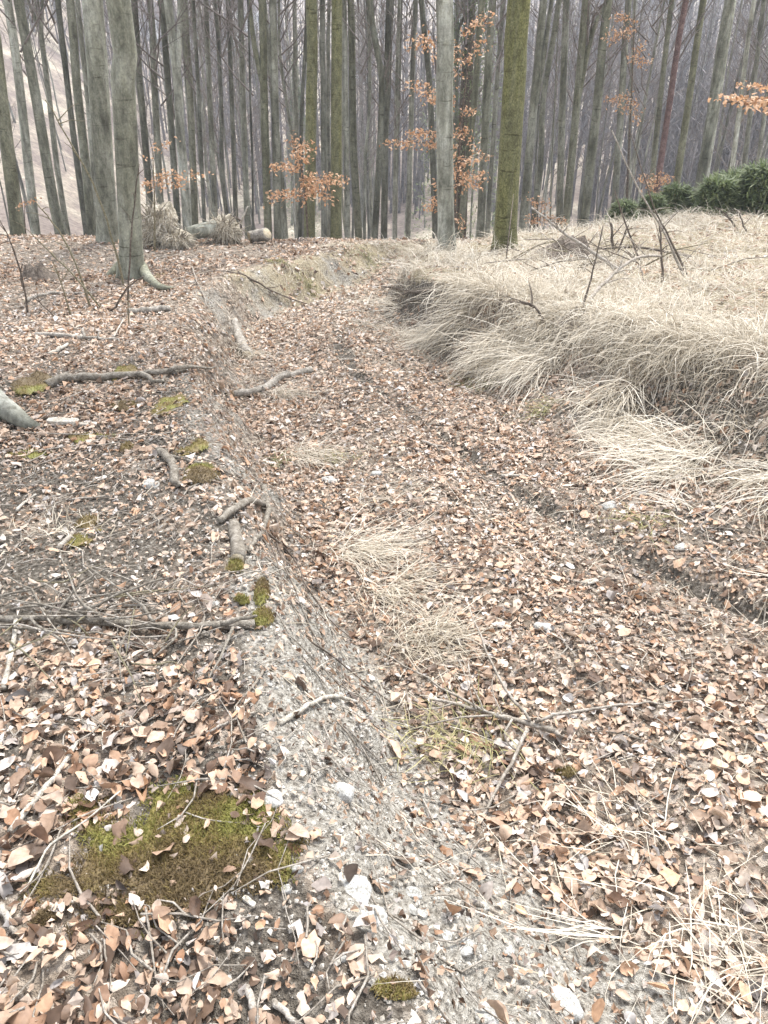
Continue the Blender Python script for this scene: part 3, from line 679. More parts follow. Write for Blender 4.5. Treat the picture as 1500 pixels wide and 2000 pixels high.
# small stones one can pick out along the bare bank: alike
sm = [rock_mesh('small_stone', .011, .009, .006, 40 + k, 1) for k in range(8)]
cnt = 0
while cnt < 110:
    yy = random.uniform(.55, 3.4); s0 = random.gauss(.22, .2); xx = float(xL(yy)) + s0
    if s0 < -.25 or s0 > .75: continue
    o = obj('small_stone', sm[cnt % 8], None, 'small pale stone loose in the bare earth of the bank edge', 'stone', 'small stones of the bare bank', loc=(xx, yy, H(xx, yy) + .002))
    k = random.choice([.5, .6, .7, .8, 1, 1.5]); o.scale = (k, k, k); o.rotation_euler = (0, 0, random.random() * 6); cnt += 1
def gravel():
    ico = [(0, 0, 1), (.9, 0, .2), (0, .8, .1), (-1, 0, -.1), (0, -.9, .15), (0, 0, -1)]; f = np.array([(0, 1, 2), (0, 2, 3), (0, 3, 4), (0, 4, 1), (5, 2, 1), (5, 3, 2), (5, 4, 3), (5, 1, 4)])
    n = 16000
    y = rng.uniform(.3, 6.5, n) ** 1.0; y = .3 + (y - .3) * rng.random(n) ** .5
    x = xL(y) + rng.normal(.18, .28, n)
    x2 = rng.uniform(-1.6, .2, 5000); y2 = rng.uniform(.4, 4, 5000); x = np.concatenate([x, x2]); y = np.concatenate([y, y2]); n = len(x)
    r_ = np.clip(rng.lognormal(-5.6, .5, n), .0015, .011)
    T = np.array(ico)[None] * r_[:, None, None] * rng.uniform(.6, 1.3, (n, 6, 1)) * np.array([1, 1, .7])
    a = rng.random(n) * 6.28; c, s = np.cos(a)[:, None], np.sin(a)[:, None]
    X = T[..., 0] * c - T[..., 1] * s + x[:, None]; Y = T[..., 0] * s + T[..., 1] * c + y[:, None]; Z = T[..., 2] + (hfun(x, y) + .15 * r_)[:, None]
    me = mesh_np('gravel', np.stack([X, Y, Z], -1).reshape(-1, 3), (f[None] + (np.arange(n) * 6)[:, None, None]).reshape(-1, 3), False, None, M_gravel)
    obj('gravel', me, ground, kind='stuff', label='crumbs of pale earth and gravel on the bare bank')
gravel()
def crumbs():
    # broken leaf bits and crumbled earth between the whole leaves
    n = 60000
    ys = np.linspace(-.1, 6.0, 60); wid = .6 * ys + 1.5; cdf = np.cumsum(wid); cdf /= cdf[-1]
    y = np.interp(rng.random(n), cdf, ys); x = (rng.random(n) * 2 - 1) * (.6 * y + 1.5)
    k = rng.random(n) < (1 - .85 * sstep(.8, 1, (x - xRT(y)) / np.maximum(xRC(y) - xRT(y), .2))) * moss_off(x, y); x, y = x[k], y[k]; n = len(x)
    W, _ = leaves(np.zeros((n, 3)), rng.uniform(.010, .03, n), rng.random(n) * 6.28, rng.normal(0, .5, n), rng.normal(0, .5, n), (np.array([(0., 0.), (.4, -.35), (1., .05), (.5, .35)]), np.array([(0, 1, 2), (0, 2, 3)])))
    W = W + np.stack([x, y, hfun(x, y) + .006 + .012 * rng.random(n)], -1)[:, None]
    F = (np.array([(0, 1, 2), (0, 2, 3)])[None] + (np.arange(n) * 4)[:, None, None]).reshape(-1, 3)
    me = mesh_np('leaf_crumbs', W.reshape(-1, 3), F, False, {'tint': np.repeat(np.clip(rng.normal(.42, .3, n), 0, 1), 4), 'hue': np.repeat(rng.random(n) * .8, 4)}, M_leaf)
    obj('leaf_crumbs', me, ground, kind='stuff', label='broken bits of leaf and bark between the whole leaves')
crumbs()
def twig_litter():
    n = 2600; y = np.where(rng.random(n) < .6, rng.uniform(.5, 11, n), rng.uniform(.5, 4.5, n)); lo = -.6 * y - 1; hi = np.minimum(.6 * y + 1, xRC(y)); x = lo + (hi - lo) * rng.random(n)
    k = ~((sL(x, y) > .3) & (rng.random(n) < .72)) & (moss_off(x, y) >= 1); x, y = x[k], y[k]; n = len(x)
    L = rng.uniform(.05, .28, n) * (1 + .05 * y); a = rng.random(n) * 6.283; P = np.zeros((n, 4, 3)); P[:, 0, 0] = x; P[:, 0, 1] = y
    for q in range(1, 4):
        P[:, q, 0] = P[:, q - 1, 0] + np.cos(a) * L / 3; P[:, q, 1] = P[:, q - 1, 1] + np.sin(a) * L / 3; a = a + rng.normal(0, .35, n)
    P[:, :, 2] = hfun(P[:, :, 0].ravel(), P[:, :, 1].ravel()).reshape(n, 4) + .012 + .015 * rng.random((n, 4))
    mb = MB(); rr = rng.uniform(.0012, .0032, n) * (1 + .06 * y)
    for i in range(n): r_ = rr[i]; mb.tube(P[i].tolist(), [r_, r_, r_ * .8, r_ * .4], 4, False)
    mb.build('twig_litter', M_stick, ground, kind='stuff', label='thin grey twigs strewn over leaves and soil')
twig_litter()

# ------------------------------------------------------------------ sticks, logs, roots
def stick(name, label, pts, r0, r1=None, mat=None, cat=None, sides=8, group=None, rough=.18, twigs=(), lift=None, cut=False, per=4):
    """pts: photo positions (x, y, height over the ground) of a thing that lies or leans on the terrain"""
    W = [G(p[0], p[1], p[2] * .72) for p in pts]; r0 = r0 * .86; r1 = None if r1 is None else r1 * .86
    return stick_w(name, label, W, r0, r1, mat, cat, sides, group, rough, [([G(*p) for p in t], a, b) for t, a, b in twigs], cut, per)
def stick_w(name, label, W, r0, r1=None, mat=None, cat=None, sides=8, group=None, rough=.18, twigs=(), cut=False, per=4):
    r1 = r0 * .6 if r1 is None else r1; mat = mat or M_stick; n = len(W)
    rad = [r0 + (r1 - r0) * i / (n - 1) for i in range(n)]
    P, Rr = smooth_path(W, rad, per); jit = min(r0 * .5, .012)
    P = [p + Vector((random.gauss(0, jit * .5), random.gauss(0, jit * .5), random.gauss(0, jit * .4))) if 0 < i < len(P) - 1 else p for i, p in enumerate(P)]
    Rr = [r_ * random.uniform(.9, 1.1) for r_ in Rr]
    cat = cat or name.replace('_', ' ')
    if twigs or cut:
        e = empty(name, P[0], label, cat, group)
        MB().tube(P, Rr, sides, True, rough, random.random() * 9).build('stem', mat, e, P[0])
        for (tw, a, b) in twigs:
            q, rr = smooth_path(tw, [a + (b - a) * i / (len(tw) - 1) for i in range(len(tw))], 3)
            q = [p + Vector((random.gauss(0, a * .5), random.gauss(0, a * .5), random.gauss(0, a * .5))) if 0 < i else p for i, p in enumerate(q)]
            MB().tube(q, rr, 6, True, .15, random.random() * 9).build('twig', mat, e, P[0])
        if cut:
            for (a, b, r_) in ((P[0], P[1], Rr[0]), (P[-1], P[-2], Rr[-1])):
                d = (a - b).normalized(); MB().tube([a - d * .004, a + d * .003], [r_ * .9, r_ * .86], 12, True).build('cut_end', M_cut, e, P[0])
        return e
    return MB().tube(P, Rr, sides, True, rough, random.random() * 9).build(name, mat, None, P[0], label=label, cat=cat, group=group)
random.seed(21)
stick('log', 'short straight pale log lying lengthwise in the track, uphill of the kinked one', [(455, 625, .05), (464, 650, .05), (472, 672, .05), (482, 694, .04)], .05, .062, M_log, 'log', 12, cut=True)
stick('log', 'kinked pale grey log lying across the track with a dark knot', [(456, 770, .03), (500, 764, .035), (535, 746, .04), (558, 732, .045), (584, 728, .04), (610, 722, .04)], .036, .036, M_log, 'log', 12, cut=True,
      twigs=[([(556, 735, .05), (562, 722, .09)], .012, .006)])
stick('log', 'stout barked log stub pointing at the camera on the crumbling bank edge', [(455, 1022, .02), (461, 1050, .025), (464, 1092, .03)], .028, .034, M_root, 'log', 12, cut=True)
stick('exposed_root', 'thick grey root running along the left bank with moss cushions on it', [(90, 752, .03), (130, 738, .04), (200, 736, .05), (280, 730, .05), (330, 725, .04), (385, 722, .03)], .036, .017, M_root, 'root', 10,
      twigs=[([(270, 730, .05), (300, 745, .03), (320, 738, .02)], .02, .01), ([(330, 725, .04), (370, 716, .05), (420, 722, .03)], .018, .006)])
stick('exposed_root', 'short bent root crossing the bank edge above the log stub', [(428, 1018, .02), (455, 995, .05), (490, 978, .05), (515, 985, .02)], .018, .020, M_root, 'root')
stick('exposed_root', 'grey hanging root that drops over the edge beside the log stub', [(515, 950, .03), (522, 985, .05), (518, 1025, .05), (500, 1055, .03), (484, 1078, .02)], .020, .008, M_root, 'root')
stick('exposed_root', 'thin dark roots trailing down the eroded bank below the log stub', [(505, 1030, .03), (545, 1060, .05), (580, 1100, .05), (600, 1160, .04), (620, 1200, .02)], .008, .003, M_dark, 'root',
      twigs=[([(540, 1060, .05), (560, 1120, .05), (590, 1180, .02)], .005, .002), ([(520, 1040, .05), (545, 1110, .04), (550, 1150, .03)], .004, .002), ([(590, 1130, .05), (640, 1205, .03), (690, 1250, .02)], .004, .002)])
stick('exposed_root', 'knobbly root above the olive moss cushion on the bank edge', [(310, 880, .03), (335, 900, .04), (340, 935, .04), (350, 950, .01)], .022, .024, M_root, 'root')
stick('exposed_root', 'flat mossy root strip leading to the crumbling edge', [(330, 890, .02), (390, 905, .03), (440, 920, .02), (480, 950, .01)], .011, .006, M_root, 'root')
stick('fallen_branch', 'long grey barked branch lying across the left bank with a broken peeled end', [(-60, 1205, .04), (60, 1208, .045), (200, 1214, .045), (330, 1222, .045), (430, 1222, .025), (498, 1218, .025)], .013, .019, M_root, 'branch', 10,
      twigs=[([(430, 1218, .05), (470, 1208, .06), (502, 1200, .065)], .012, .004),
             ([(120, 1205, .05), (190, 1180, .10), (300, 1135, .16), (330, 1130, .17)], .006, .002),
             ([(200, 1214, .05), (150, 1160, .12), (115, 1075, .17)], .007, .002),
             ([(150, 1210, .05), (260, 1205, .09), (330, 1190, .12)], .006, .002),
             ([(60, 1208, .05), (110, 1245, .06), (150, 1260, .02)], .006, .003),
             ([(260, 1218, .05), (235, 1260, .06), (238, 1330, .02)], .005, .002),
             ([(90, 1205, .05), (60, 1150, .09), (0, 1120, .12)], .006, .002),
             ([(180, 1215, .05), (130, 1190, .08), (0, 1165, .1)], .006, .003),
             ([(330, 1222, .04), (345, 1240, .04), (300, 1285, .01)], .006, .003),
             ([(455, 1225, .05), (440, 1270, .04), (405, 1330, .015)], .006, .002),
             ([(300, 1215, .05), (262, 1170, .10), (215, 1135, .14), (160, 1100, .16)], .007, .002),
             ([(0, 1225, .05), (120, 1232, .06), (220, 1240, .04), (280, 1262, .02)], .005, .002),
             ([(20, 1190, .05), (150, 1172, .07), (260, 1150, .09)], .005, .002),
             ([(100, 1215, .05), (140, 1160, .11), (190, 1120, .14), (235, 1110, .15)], .005, .002),
             ([(-30, 1170, .05), (60, 1150, .08), (130, 1120, .10)], .005, .002)])
_br = [o for o in bpy.data.objects if o.name.startswith('fallen_branch')][0]
for k in range(34):
    x0, y0 = random.uniform(-40, 330), random.gauss(1185, 45); a = random.gauss(0, .7) + (math.pi if random.random() < .5 else 0); L = random.uniform(60, 200)
    W = [G(x0 + math.cos(a) * L * t, y0 - math.sin(a) * L * t * .6 + random.gauss(0, 5), .03 + random.random() * .07) for t in (0, .35, .7, 1)]
    q, rr = smooth_path(W, [.0035, .003, .002, .001], 3); MB().tube(q, rr, 5, True).build('twig', M_stick if k % 3 else M_green_stem, _br, _br.location)
stick('stick', 'pale straight stick stuck into leaves at the left edge below the long branch', [(32, 1212, .06), (20, 1280, .03), (8, 1345, .02)], .010, .011, M_pale, 'stick')
stick('stick', 'small forked grey stick standing out on bare earth', [(523, 1296, .02), (505, 1325, .02), (490, 1345, .015), (468, 1374, .01)], .0055, .004, M_stick, 'stick', twigs=[([(492, 1342, .02), (500, 1352, .01), (520, 1352, .01)], .003, .002)])
stick('exposed_root', 'crooked pale root arching out of the bare bank', [(545, 1412, .01), (580, 1392, .02), (610, 1372, .03), (650, 1360, .035), (690, 1368, .015), (708, 1382, .0)], .010, .007, M_pale, 'root', 9)
stick('stick', 'thin grey stick in two bends on the soil below the forked stick', [(370, 1442, .01), (410, 1428, .02), (450, 1408, .02), (500, 1390, .01)], .005, .004)
stick('stick', 'long bleached stick slanting through leaves at the left edge', [(20, 1625, .02), (60, 1570, .03), (105, 1520, .03), (150, 1450, .03)], .011, .006, M_pale, 'stick')
stick('stick', 'slender pale twig beside the long bleached stick', [(52, 1732, .015), (75, 1690, .03), (100, 1650, .03), (170, 1600, .03), (235, 1545, .03)], .004, .0025, M_pale, 'stick')
stick('stick', 'broken pale twig lying above the long bleached stick', [(60, 1510, .03), (100, 1470, .03), (120, 1455, .02)], .004, .003, M_pale, 'stick')
stick('stick', 'grey stick at the bottom edge among curled leaves', [(482, 1925, .015), (495, 1960, .02), (510, 2010, .02)], .009, .010)
stick('stick', 'short grey stick next to the one at the bottom edge', [(535, 1955, .01), (565, 1985, .02), (590, 2005, .02)], .008, .006)
stick('stick', 'stub of dark wood at the left edge below the moss', [(0, 1765, .02), (15, 1795, .02), (28, 1825, .01)], .009, .007)
stick('dead_branch', 'dry branch with a gnarled knot and long spreading shoots lying in the track', [(830, 1362, .03), (900, 1378, .05), (960, 1395, .06), (1020, 1410, .06), (1085, 1428, .05)], .006, .014, M_stick, 'branch', 8,
      twigs=[([(1035, 1408, .06), (985, 1345, .10), (950, 1270, .12), (916, 1186, .13)], .007, .003),
             ([(1045, 1410, .06), (1110, 1392, .09), (1210, 1380, .10), (1290, 1372, .08), (1370, 1362, .06)], .007, .002),
             ([(960, 1398, .06), (900, 1400, .06), (850, 1412, .04), (780, 1432, .02)], .005, .002),
             ([(1030, 1425, .05), (1000, 1490, .05), (965, 1555, .03), (928, 1618, .01)], .0075, .004),
             ([(960, 1395, .06), (860, 1340, .05), (790, 1300, .04), (740, 1270, .03)], .006, .002),
             ([(930, 1385, .06), (900, 1300, .10), (860, 1230, .10)], .003, .0015),
             ([(945, 1390, .06), (920, 1330, .10), (915, 1290, .12)], .004, .002),
             ([(1000, 1405, .06), (985, 1440, .04), (1010, 1465, .02)], .005, .003),
             ([(1085, 1428, .05), (1105, 1440, .03)], .010, .003),
             ([(880, 1375, .05), (840, 1385, .03), (770, 1385, .02)], .004, .002),
             ([(980, 1395, .07), (960, 1340, .1), (975, 1310, .11)], .003, .0015)])
stick('stick', 'dark crooked twig on leaves near the toe of the bank', [(1228, 1145, .02), (1225, 1175, .03), (1250, 1200, .03), (1248, 1225, .01)], .005, .003, M_dark)
stick('stick', 'thin upright twig poking from leaves at the far side of the track', [(1345, 1260, .10), (1352, 1300, .06), (1340, 1350, .01)], .003, .003, twigs=[([(1350, 1300, .06), (1362, 1275, .1)], .002, .001)])
stick('stick', 'short pale stick just above the wet dark soil of the rut', [(980, 928, .02), (1010, 929, .02), (1046, 930, .01)], .012, .010, M_pale)
stick('stick', 'small grey stick with a side twig in mid track', [(825, 862, .02), (850, 870, .03), (876, 873, .02)], .013, .008, twigs=[([(852, 870, .03), (858, 882, .02)], .006, .004)])
stick('stick', 'stubby grey stick leaning on leaves below the wet rut', [(1043, 1035, .03), (1052, 1050, .02), (1060, 1065, .01)], .010, .009)
stick('stick', 'thin dark stick slanting downhill from the kinked log', [(600, 742, .04), (650, 780, .03), (690, 805, .03), (725, 828, .01)], .007, .004, M_dark)
stick('stick', 'dark broken branch piece at the upper end of the rut', [(640, 705, .02), (665, 703, .03), (695, 702, .02)], .02, .014, M_stick)
stick('stick', 'small upright twig beside the arching pale grass tuft', [(600, 868, .01), (610, 850, .06), (616, 838, .09)], .006, .003)
stick('stick', 'pale horizontal stick lying where the track bends', [(655, 609, .02), (680, 607, .03), (705, 608, .02)], .016, .014, M_pale)
stick('stick', 'pale stick standing on end against the grassy bank corner', [(715, 602, .01), (720, 585, .10), (727, 570, .18)], .012, .009, M_pale)
stick('stick', 'long thin pale stick on the foot of the grassy bank corner', [(720, 635, .02), (760, 615, .03), (800, 590, .03)], .009, .006)
stick('fallen_branch', 'dark bare branch slanting from the bend lip down into the track', [(465, 532, .02), (500, 550, .05), (540, 572, .05), (600, 594, .03)], .018, .006, M_dark, 'branch', twigs=[([(480, 538, .03), (440, 530, .05), (400, 530, .04)], .009, .004), ([(520, 562, .05), (545, 560, .08)], .006, .003)])
stick('stick', 'thin crooked twig running over the left lip of the bend', [(375, 520, .02), (385, 550, .03), (395, 570, .03), (405, 600, .02)], .008, .005)
stick('fallen_branch', 'grey bent branch on the leaves left of the thick beech', [(48, 588, .03), (75, 577, .05), (110, 572, .05), (190, 572, .03)], .024, .013, M_log, 'branch', cut=True)
stick('log', 'short grey log piece lying near the root of the thick beech', [(250, 608, .03), (290, 606, .04), (332, 602, .03)], .032, .036, M_log, 'log', 10, cut=True)
stick('fallen_branch', 'grey weathered branch with a broken stub in the left leaf litter', [(70, 652, .03), (120, 655, .04), (170, 660, .04), (232, 663, .03)], .023, .014, M_log, 'branch', twigs=[([(163, 660, .05), (163, 640, .12)], .015, .010), ([(190, 660, .05), (195, 645, .10)], .008, .005)])
stick('stick', 'pale stick pointing uphill below the weathered branch', [(95, 692, .02), (115, 682, .03), (132, 672, .02)], .022, .014, M_pale)
stick('stick', 'thin forked stick by the short grey log', [(222, 658, .02), (232, 640, .05), (242, 622, .08)], .008, .006, M_pale)
stick('stick', 'long thin twig lying across the bank from the left edge', [(-20, 842, .02), (80, 846, .03), (180, 850, .03), (290, 864, .02)], .0055, .003)
stick('stick', 'pale stick on leaves near the short dark soil strip', [(32, 998, .02), (52, 978, .02), (72, 965, .02)], .009, .005, M_pale)
stick('stick', 'grey stick half buried in soil in the middle of the left bank', [(130, 976, .01), (170, 972, .02), (215, 970, .01)], .008, .005)
stick('stick', 'little slanting twig on dark soil above the log stub', [(372, 1030, .01), (385, 1012, .02), (392, 1005, .02)], .005, .004)
stick('stick', 'short mossy stick end in the soil of the left bank', [(112, 1072, .01), (130, 1055, .03), (145, 1040, .02)], .014, .012)
stick('stick', 'thin bent twig lying over the large moss carpet', [(360, 1586, .02), (410, 1602, .025), (490, 1608, .015)], .002, .0015)
stick('stick', 'dark twig lying along the foot of the bare bank', [(610, 1255, .02), (660, 1290, .03), (720, 1340, .02)], .005, .003, M_dark)
stick('stick', 'thin dark twig in the leaves left of the dead branch', [(715, 1340, .03), (760, 1370, .03), (790, 1420, .02)], .004, .002, M_dark)
stick('stick', 'grey twig half hidden by leaves at the foot of the bare bank', [(825, 1560, .01), (845, 1600, .02), (862, 1650, .02)], .004, .003)
stick('stick', 'pale buried stick in the bare earth low on the bank', [(880, 1745, .01), (930, 1765, .015), (990, 1795, .01)], .010, .007)
for (px, py, w, a, lab) in [(500, 1680, 34, 20, 'white splinter of wood on the right rim of the moss carpet'), (533, 1682, 20, -10, 'small pale splinter beside the white one on the moss rim'),
                        (487, 1762, 30, -35, 'pale rectangular wood chip below the moss carpet'), (398, 1722, 30, -10, 'grey bark flake lying on the moss carpet'),
                        (240, 1718, 26, -15, 'pale curled bark flake on the moss carpet'), (430, 1757, 16, -30, 'tiny wood chip by the rectangular one'),
                        (125, 828, 62, -6, 'weathered split wood chunk on the left bank'), (170, 832, 40, 5, 'smaller wood chunk beside the weathered one'),
                        (640, 1548, 14, 60, 'small wood chip between the two near stones'), (1150, 1140, 36, 20, 'pale wood flake near the toe of the bank')]:
    c = G(px, py); r_ = abs(G(px + w / 2, py).x - c.x); d = Vector((math.cos(R(a)), math.sin(R(a)), 0)); 
    mb = MB(); th = .22 * r_; wd = .38 * r_
    prof = [(-1, .7), (-.5, 1), (.2, .9), (.8, 1.0), (1, .55)]
    s_ = Vector((-d.y, d.x, 0))
    for t, k in prof:
        p = d * (t * r_)
        for (u, v) in ((-1, -.3), (-.8, .8), (.3, 1.0), (1, .4), (.9, -.4)): mb.V.append(p + s_ * (u * wd * k * random.uniform(.85, 1.15)) + Vector((0, 0, v * th * k * random.uniform(.8, 1.2))))
    for i in range(4):
        for k in range(5): mb.F.append((i * 5 + k, i * 5 + (k + 1) % 5, i * 5 + 5 + (k + 1) % 5, i * 5 + 5 + k))
    mb.F += [(4, 3, 2, 1, 0), (20, 21, 22, 23, 24)]
    me = mesh_np('wood_chip', [tuple(v) for v in mb.V], mb.F, False, None, M_pale)
    obj('wood_chip', me, None, lab, 'wood chip', 'wood chips on the bank', loc=(c.x, c.y, c.z + th * .8))

stick('exposed_root', 'dark root jutting from the eroded corner of the grassy bank', [(745, 560, .05), (775, 562, .10), (810, 570, .10), (850, 566, .08)], .012, .03, M_dark, 'root', twigs=[([(790, 565, .1), (770, 548, .12), (748, 545, .06)], .012, .005), ([(800, 568, .1), (780, 580, .06), (758, 592, .02)], .010, .004), ([(830, 568, .1), (850, 585, .1), (840, 600, .04)], .010, .004)])
stick('exposed_root', 'grey crooked root hanging at the bank corner below the dark one', [(770, 600, .03), (800, 588, .06), (830, 582, .08)], .010, .018, M_root, 'root')
# brambles and bare shoots at the left
def shoot(label, base, top, r0, mid=None, mat=None, name='bare_shoot', group='bare shoots left of the track', nt=3):
    B = G(*base); Y = B.y
    W = [B + Vector((0, 0, -.03))] + ([AT(*m_, Y - .05) for m_ in (mid or [])]) + [AT(*top, Y - .1)]
    tw = []
    for k in range(nt):
        t = random.uniform(.35, .95); i = min(int(t * (len(W) - 1)), len(W) - 2); f = t * (len(W) - 1) - i; p = W[i].lerp(W[i + 1], f)
        d = Vector((random.gauss(0, 1), random.gauss(0, .6), random.uniform(-.2, .8))).normalized() * random.uniform(.12, .35)
        tw.append(([p, p + d * .5 + Vector((0, 0, .02)), p + d], r0 * .4, r0 * .15))
    return stick_w(name, label, W, r0, r0 * .4, mat or M_green_stem, 'shoot', 7, group, .1, tw)
random.seed(5)
shoot('long arching shoot rising in front of the thick beech towards the upper left', (243, 560), (88, 195), .014, [(222, 480), (190, 380), (150, 300)])
shoot('bare shoot leaning left below the long arching one', (178, 600), (72, 398), .011, [(150, 520), (115, 450)])
shoot('bare shoot crossing behind the bent grey branch', (202, 602), (60, 455), .010, [(150, 545), (100, 495)])
shoot('dark upright shoot standing against the trunk of the thick beech', (248, 590), (272, 320), .010, [(255, 480), (262, 400)], M_dark)
shoot('thin kinked shoot close to the left edge', (55, 612), (0, 430), .010, [(42, 540), (20, 470)], M_dark)
shoot('dark short shoot with a bent tip near the left edge', (48, 570), (45, 515), .010, [(40, 535)], M_dark)
shoot('slim shoot left of the bent dark branch', (138, 615), (104, 510), .009, [(122, 560)])
shoot('curved dark branch arching from the beech root to the leaves', (205, 605), (280, 540), .012, [(225, 600), (250, 560)], M_dark)
shoot('thin twig crossing low over the bent branch', (110, 618), (65, 580), .008, [(85, 598)], M_dark)
shoot('short pale shoot beside the forked stick', (252, 640), (254, 565), .007, [(250, 600)])

# dead stems leaning on the right in the clearing
def lean(label, pts, Y, r0, r1, mat=None, name='dead_branch', nt=4):
    W = [AT(a, b, Y + dy) for a, b, dy in pts]
    W[0].z = H(W[0].x, W[0].y) - .02 if abs(W[0].z - H(W[0].x, W[0].y)) < .35 else W[0].z
    tw = []
    for k in range(nt):
        t = random.uniform(.25, .95); i = min(int(t * (len(W) - 1)), len(W) - 2); f = t * (len(W) - 1) - i; p = W[i].lerp(W[i + 1], f)
        d = Vector((random.gauss(0, 1), random.gauss(0, .6), random.uniform(.0, 1.0))).normalized() * random.uniform(.10, .3)
        tw.append(([p, p + d * .5 + Vector((0, 0, .02)), p + d], r0 * .35, r0 * .12))
    return stick_w(name, label, W, r0, r1, mat or M_dark, 'branch', 8, 'dead stems in the clearing', .15, tw)
def Yof(px, py): return G(px, py).y
y1 = Yof(1345, 545)
lean('tallest leaning dead stem in the clearing, reaching up in front of the wood', [(1342, 546, 0), (1295, 450, .1), (1250, 375, .15), (1195, 255, .2)], y1, .014, .005, M_stick)
lean('dead stem crossing the tallest one, thinner and steeper', [(1345, 545, 0), (1300, 450, .1), (1275, 400, .15), (1232, 260, .25)], y1 + .15, .012, .004)
lean('short dead stem standing beside the foot of the tallest leaning stem', [(1298, 542, 0), (1292, 490, 0), (1288, 440, .1)], y1 - .1, .014, .008)
lean('thin dead stem leaning left to right behind the stump', [(1256, 520, 0), (1230, 460, .1), (1200, 370, .2)], Yof(1256, 520), .014, .006)
lean('long low dead branch slanting down from the mossy beech past the stump', [(1228, 537, 0), (1150, 488, .3), (1095, 450, .5), (1038, 405, .7)], Yof(1228, 537), .024, .010, M_stick)
lean('curved grey branch bowed over the grass in the clearing', [(1125, 640, 0), (1150, 590, .25), (1185, 548, .55), (1240, 505, .9), (1290, 500, 1.1)], Yof(1125, 640), .016, .012, M_stick)
lean('upright dark stub among the dead stems', [(1198, 500, 0), (1196, 465, 0), (1192, 435, .05)], Yof(1198, 500), .022, .014)
lean('slanting dark stub beside the upright one', [(1204, 503, 0), (1215, 470, 0), (1228, 440, .05)], Yof(1204, 503), .014, .007)
lean('thin reddish stalk rising from the bank crest', [(1128, 625, 0), (1150, 560, .1), (1165, 500, .2), (1178, 440, .3)], Yof(1128, 625), .010, .004)
lean('short dark branch sticking out of the hanging grass on the bank crest', [(1085, 632, .0), (1050, 605, .1), (1015, 588, .15)], Yof(1085, 640) - .1, .014, .007)
lean('white bare branch lying against the foot of the mossy beech', [(955, 480, .0), (985, 474, .1), (1008, 460, .15)], Yof(960, 488), .020, .010, M_pale)
lean('small dead twig bush far out on the clearing', [(1440, 447, 0), (1428, 430, 0), (1412, 414, .1)], Yof(1440, 447), .022, .010, nt=6)
lean('second small dead twig far out on the clearing', [(1460, 452, 0), (1450, 436, 0), (1444, 415, .1)], Yof(1460, 452), .016, .008, nt=5)
lean('low dead branch lying behind the stump in the straw', [(1370, 500, 0), (1300, 492, .1), (1240, 483, .2), (1160, 488, .2)], Yof(1370, 502), .018, .012)
lean('dark twig piece in the straw below the stump', [(1100, 535, 0), (1085, 528, .0), (1075, 522, .05)], Yof(1100, 535), .016, .010, nt=1)
c0 = G(1215, 520); e = empty('brush_pile', c0, 'tangled heap of dead twigs in the straw under the leaning stems', 'brush')
for k in range(60):
    x0, y0 = c0.x + random.gauss(-.25, .75), c0.y + random.gauss(.2, .5); a = random.random() * 6.28; L = random.uniform(.25, .9); up = abs(random.gauss(0, .35)); b0 = Vector((x0, y0, H(x0, y0) + random.uniform(0, .08)))
    d = Vector((math.cos(a), math.sin(a), up)).normalized() * L; b2 = b0 + d; b2.z = max(b2.z, H(b2.x, b2.y) + .03); r_ = random.uniform(.004, .010)
    MB().tube([b0, b0.lerp(b2, .5) + Vector((0, 0, random.gauss(.02, .04))), b2], [r_, r_ * .8, r_ * .3], 5, True).build('twig', (M_dark, M_stick, M_green_stem)[k % 3], e, c0)
# stumps
def stump(px, py, r_, h, label, seed):
    c = G(px, py); n = 20; mb = MB(); rows = [(0, 1.9), (.3, 1.25), (.62, .9), (1, .62)]
    for hh, k in rows:
        for i in range(n):
            a = 6.283 * i / n; q = 1 + .22 * mnoise.noise(Vector((math.cos(a) * 2 + seed, math.sin(a) * 2, 0))) * (1.6 - hh)
            mb.V.append(Vector((c.x + math.cos(a) * r_ * k * q, c.y + math.sin(a) * r_ * k * q, c.z - .03 + h * hh * (1 + .75 * mnoise.noise(Vector((math.cos(a) * 3, math.sin(a) * 3, seed)))))))
    for j in range(3):
        for i in range(n): mb.F.append((j * n + i, j * n + (i + 1) % n, (j + 1) * n + (i + 1) % n, (j + 1) * n + i))
    e = empty('tree_stump', c, label, 'stump'); mb.build('bark', M_dark, e, c)
    t = MB(); 
    for i in range(n): t.V.append(mb.V[3 * n + i] + Vector((0, 0, .002)))
    t.V.append(sum(t.V, Vector()) / n); t.F = [(i, (i + 1) % n, n) for i in range(n)]
    t.build('cut_top', M_dark, e, c)
stump(1112, 500, .26, .22, 'low dark tree stump in the straw behind the dead stems', 2)
stump(72, 545, .14, .16, 'small rotten stump among the bare shoots at left', 5)
stump(1130, 628, .10, .09, 'rotten wood stub in the hanging grass on the bank crest', 8)

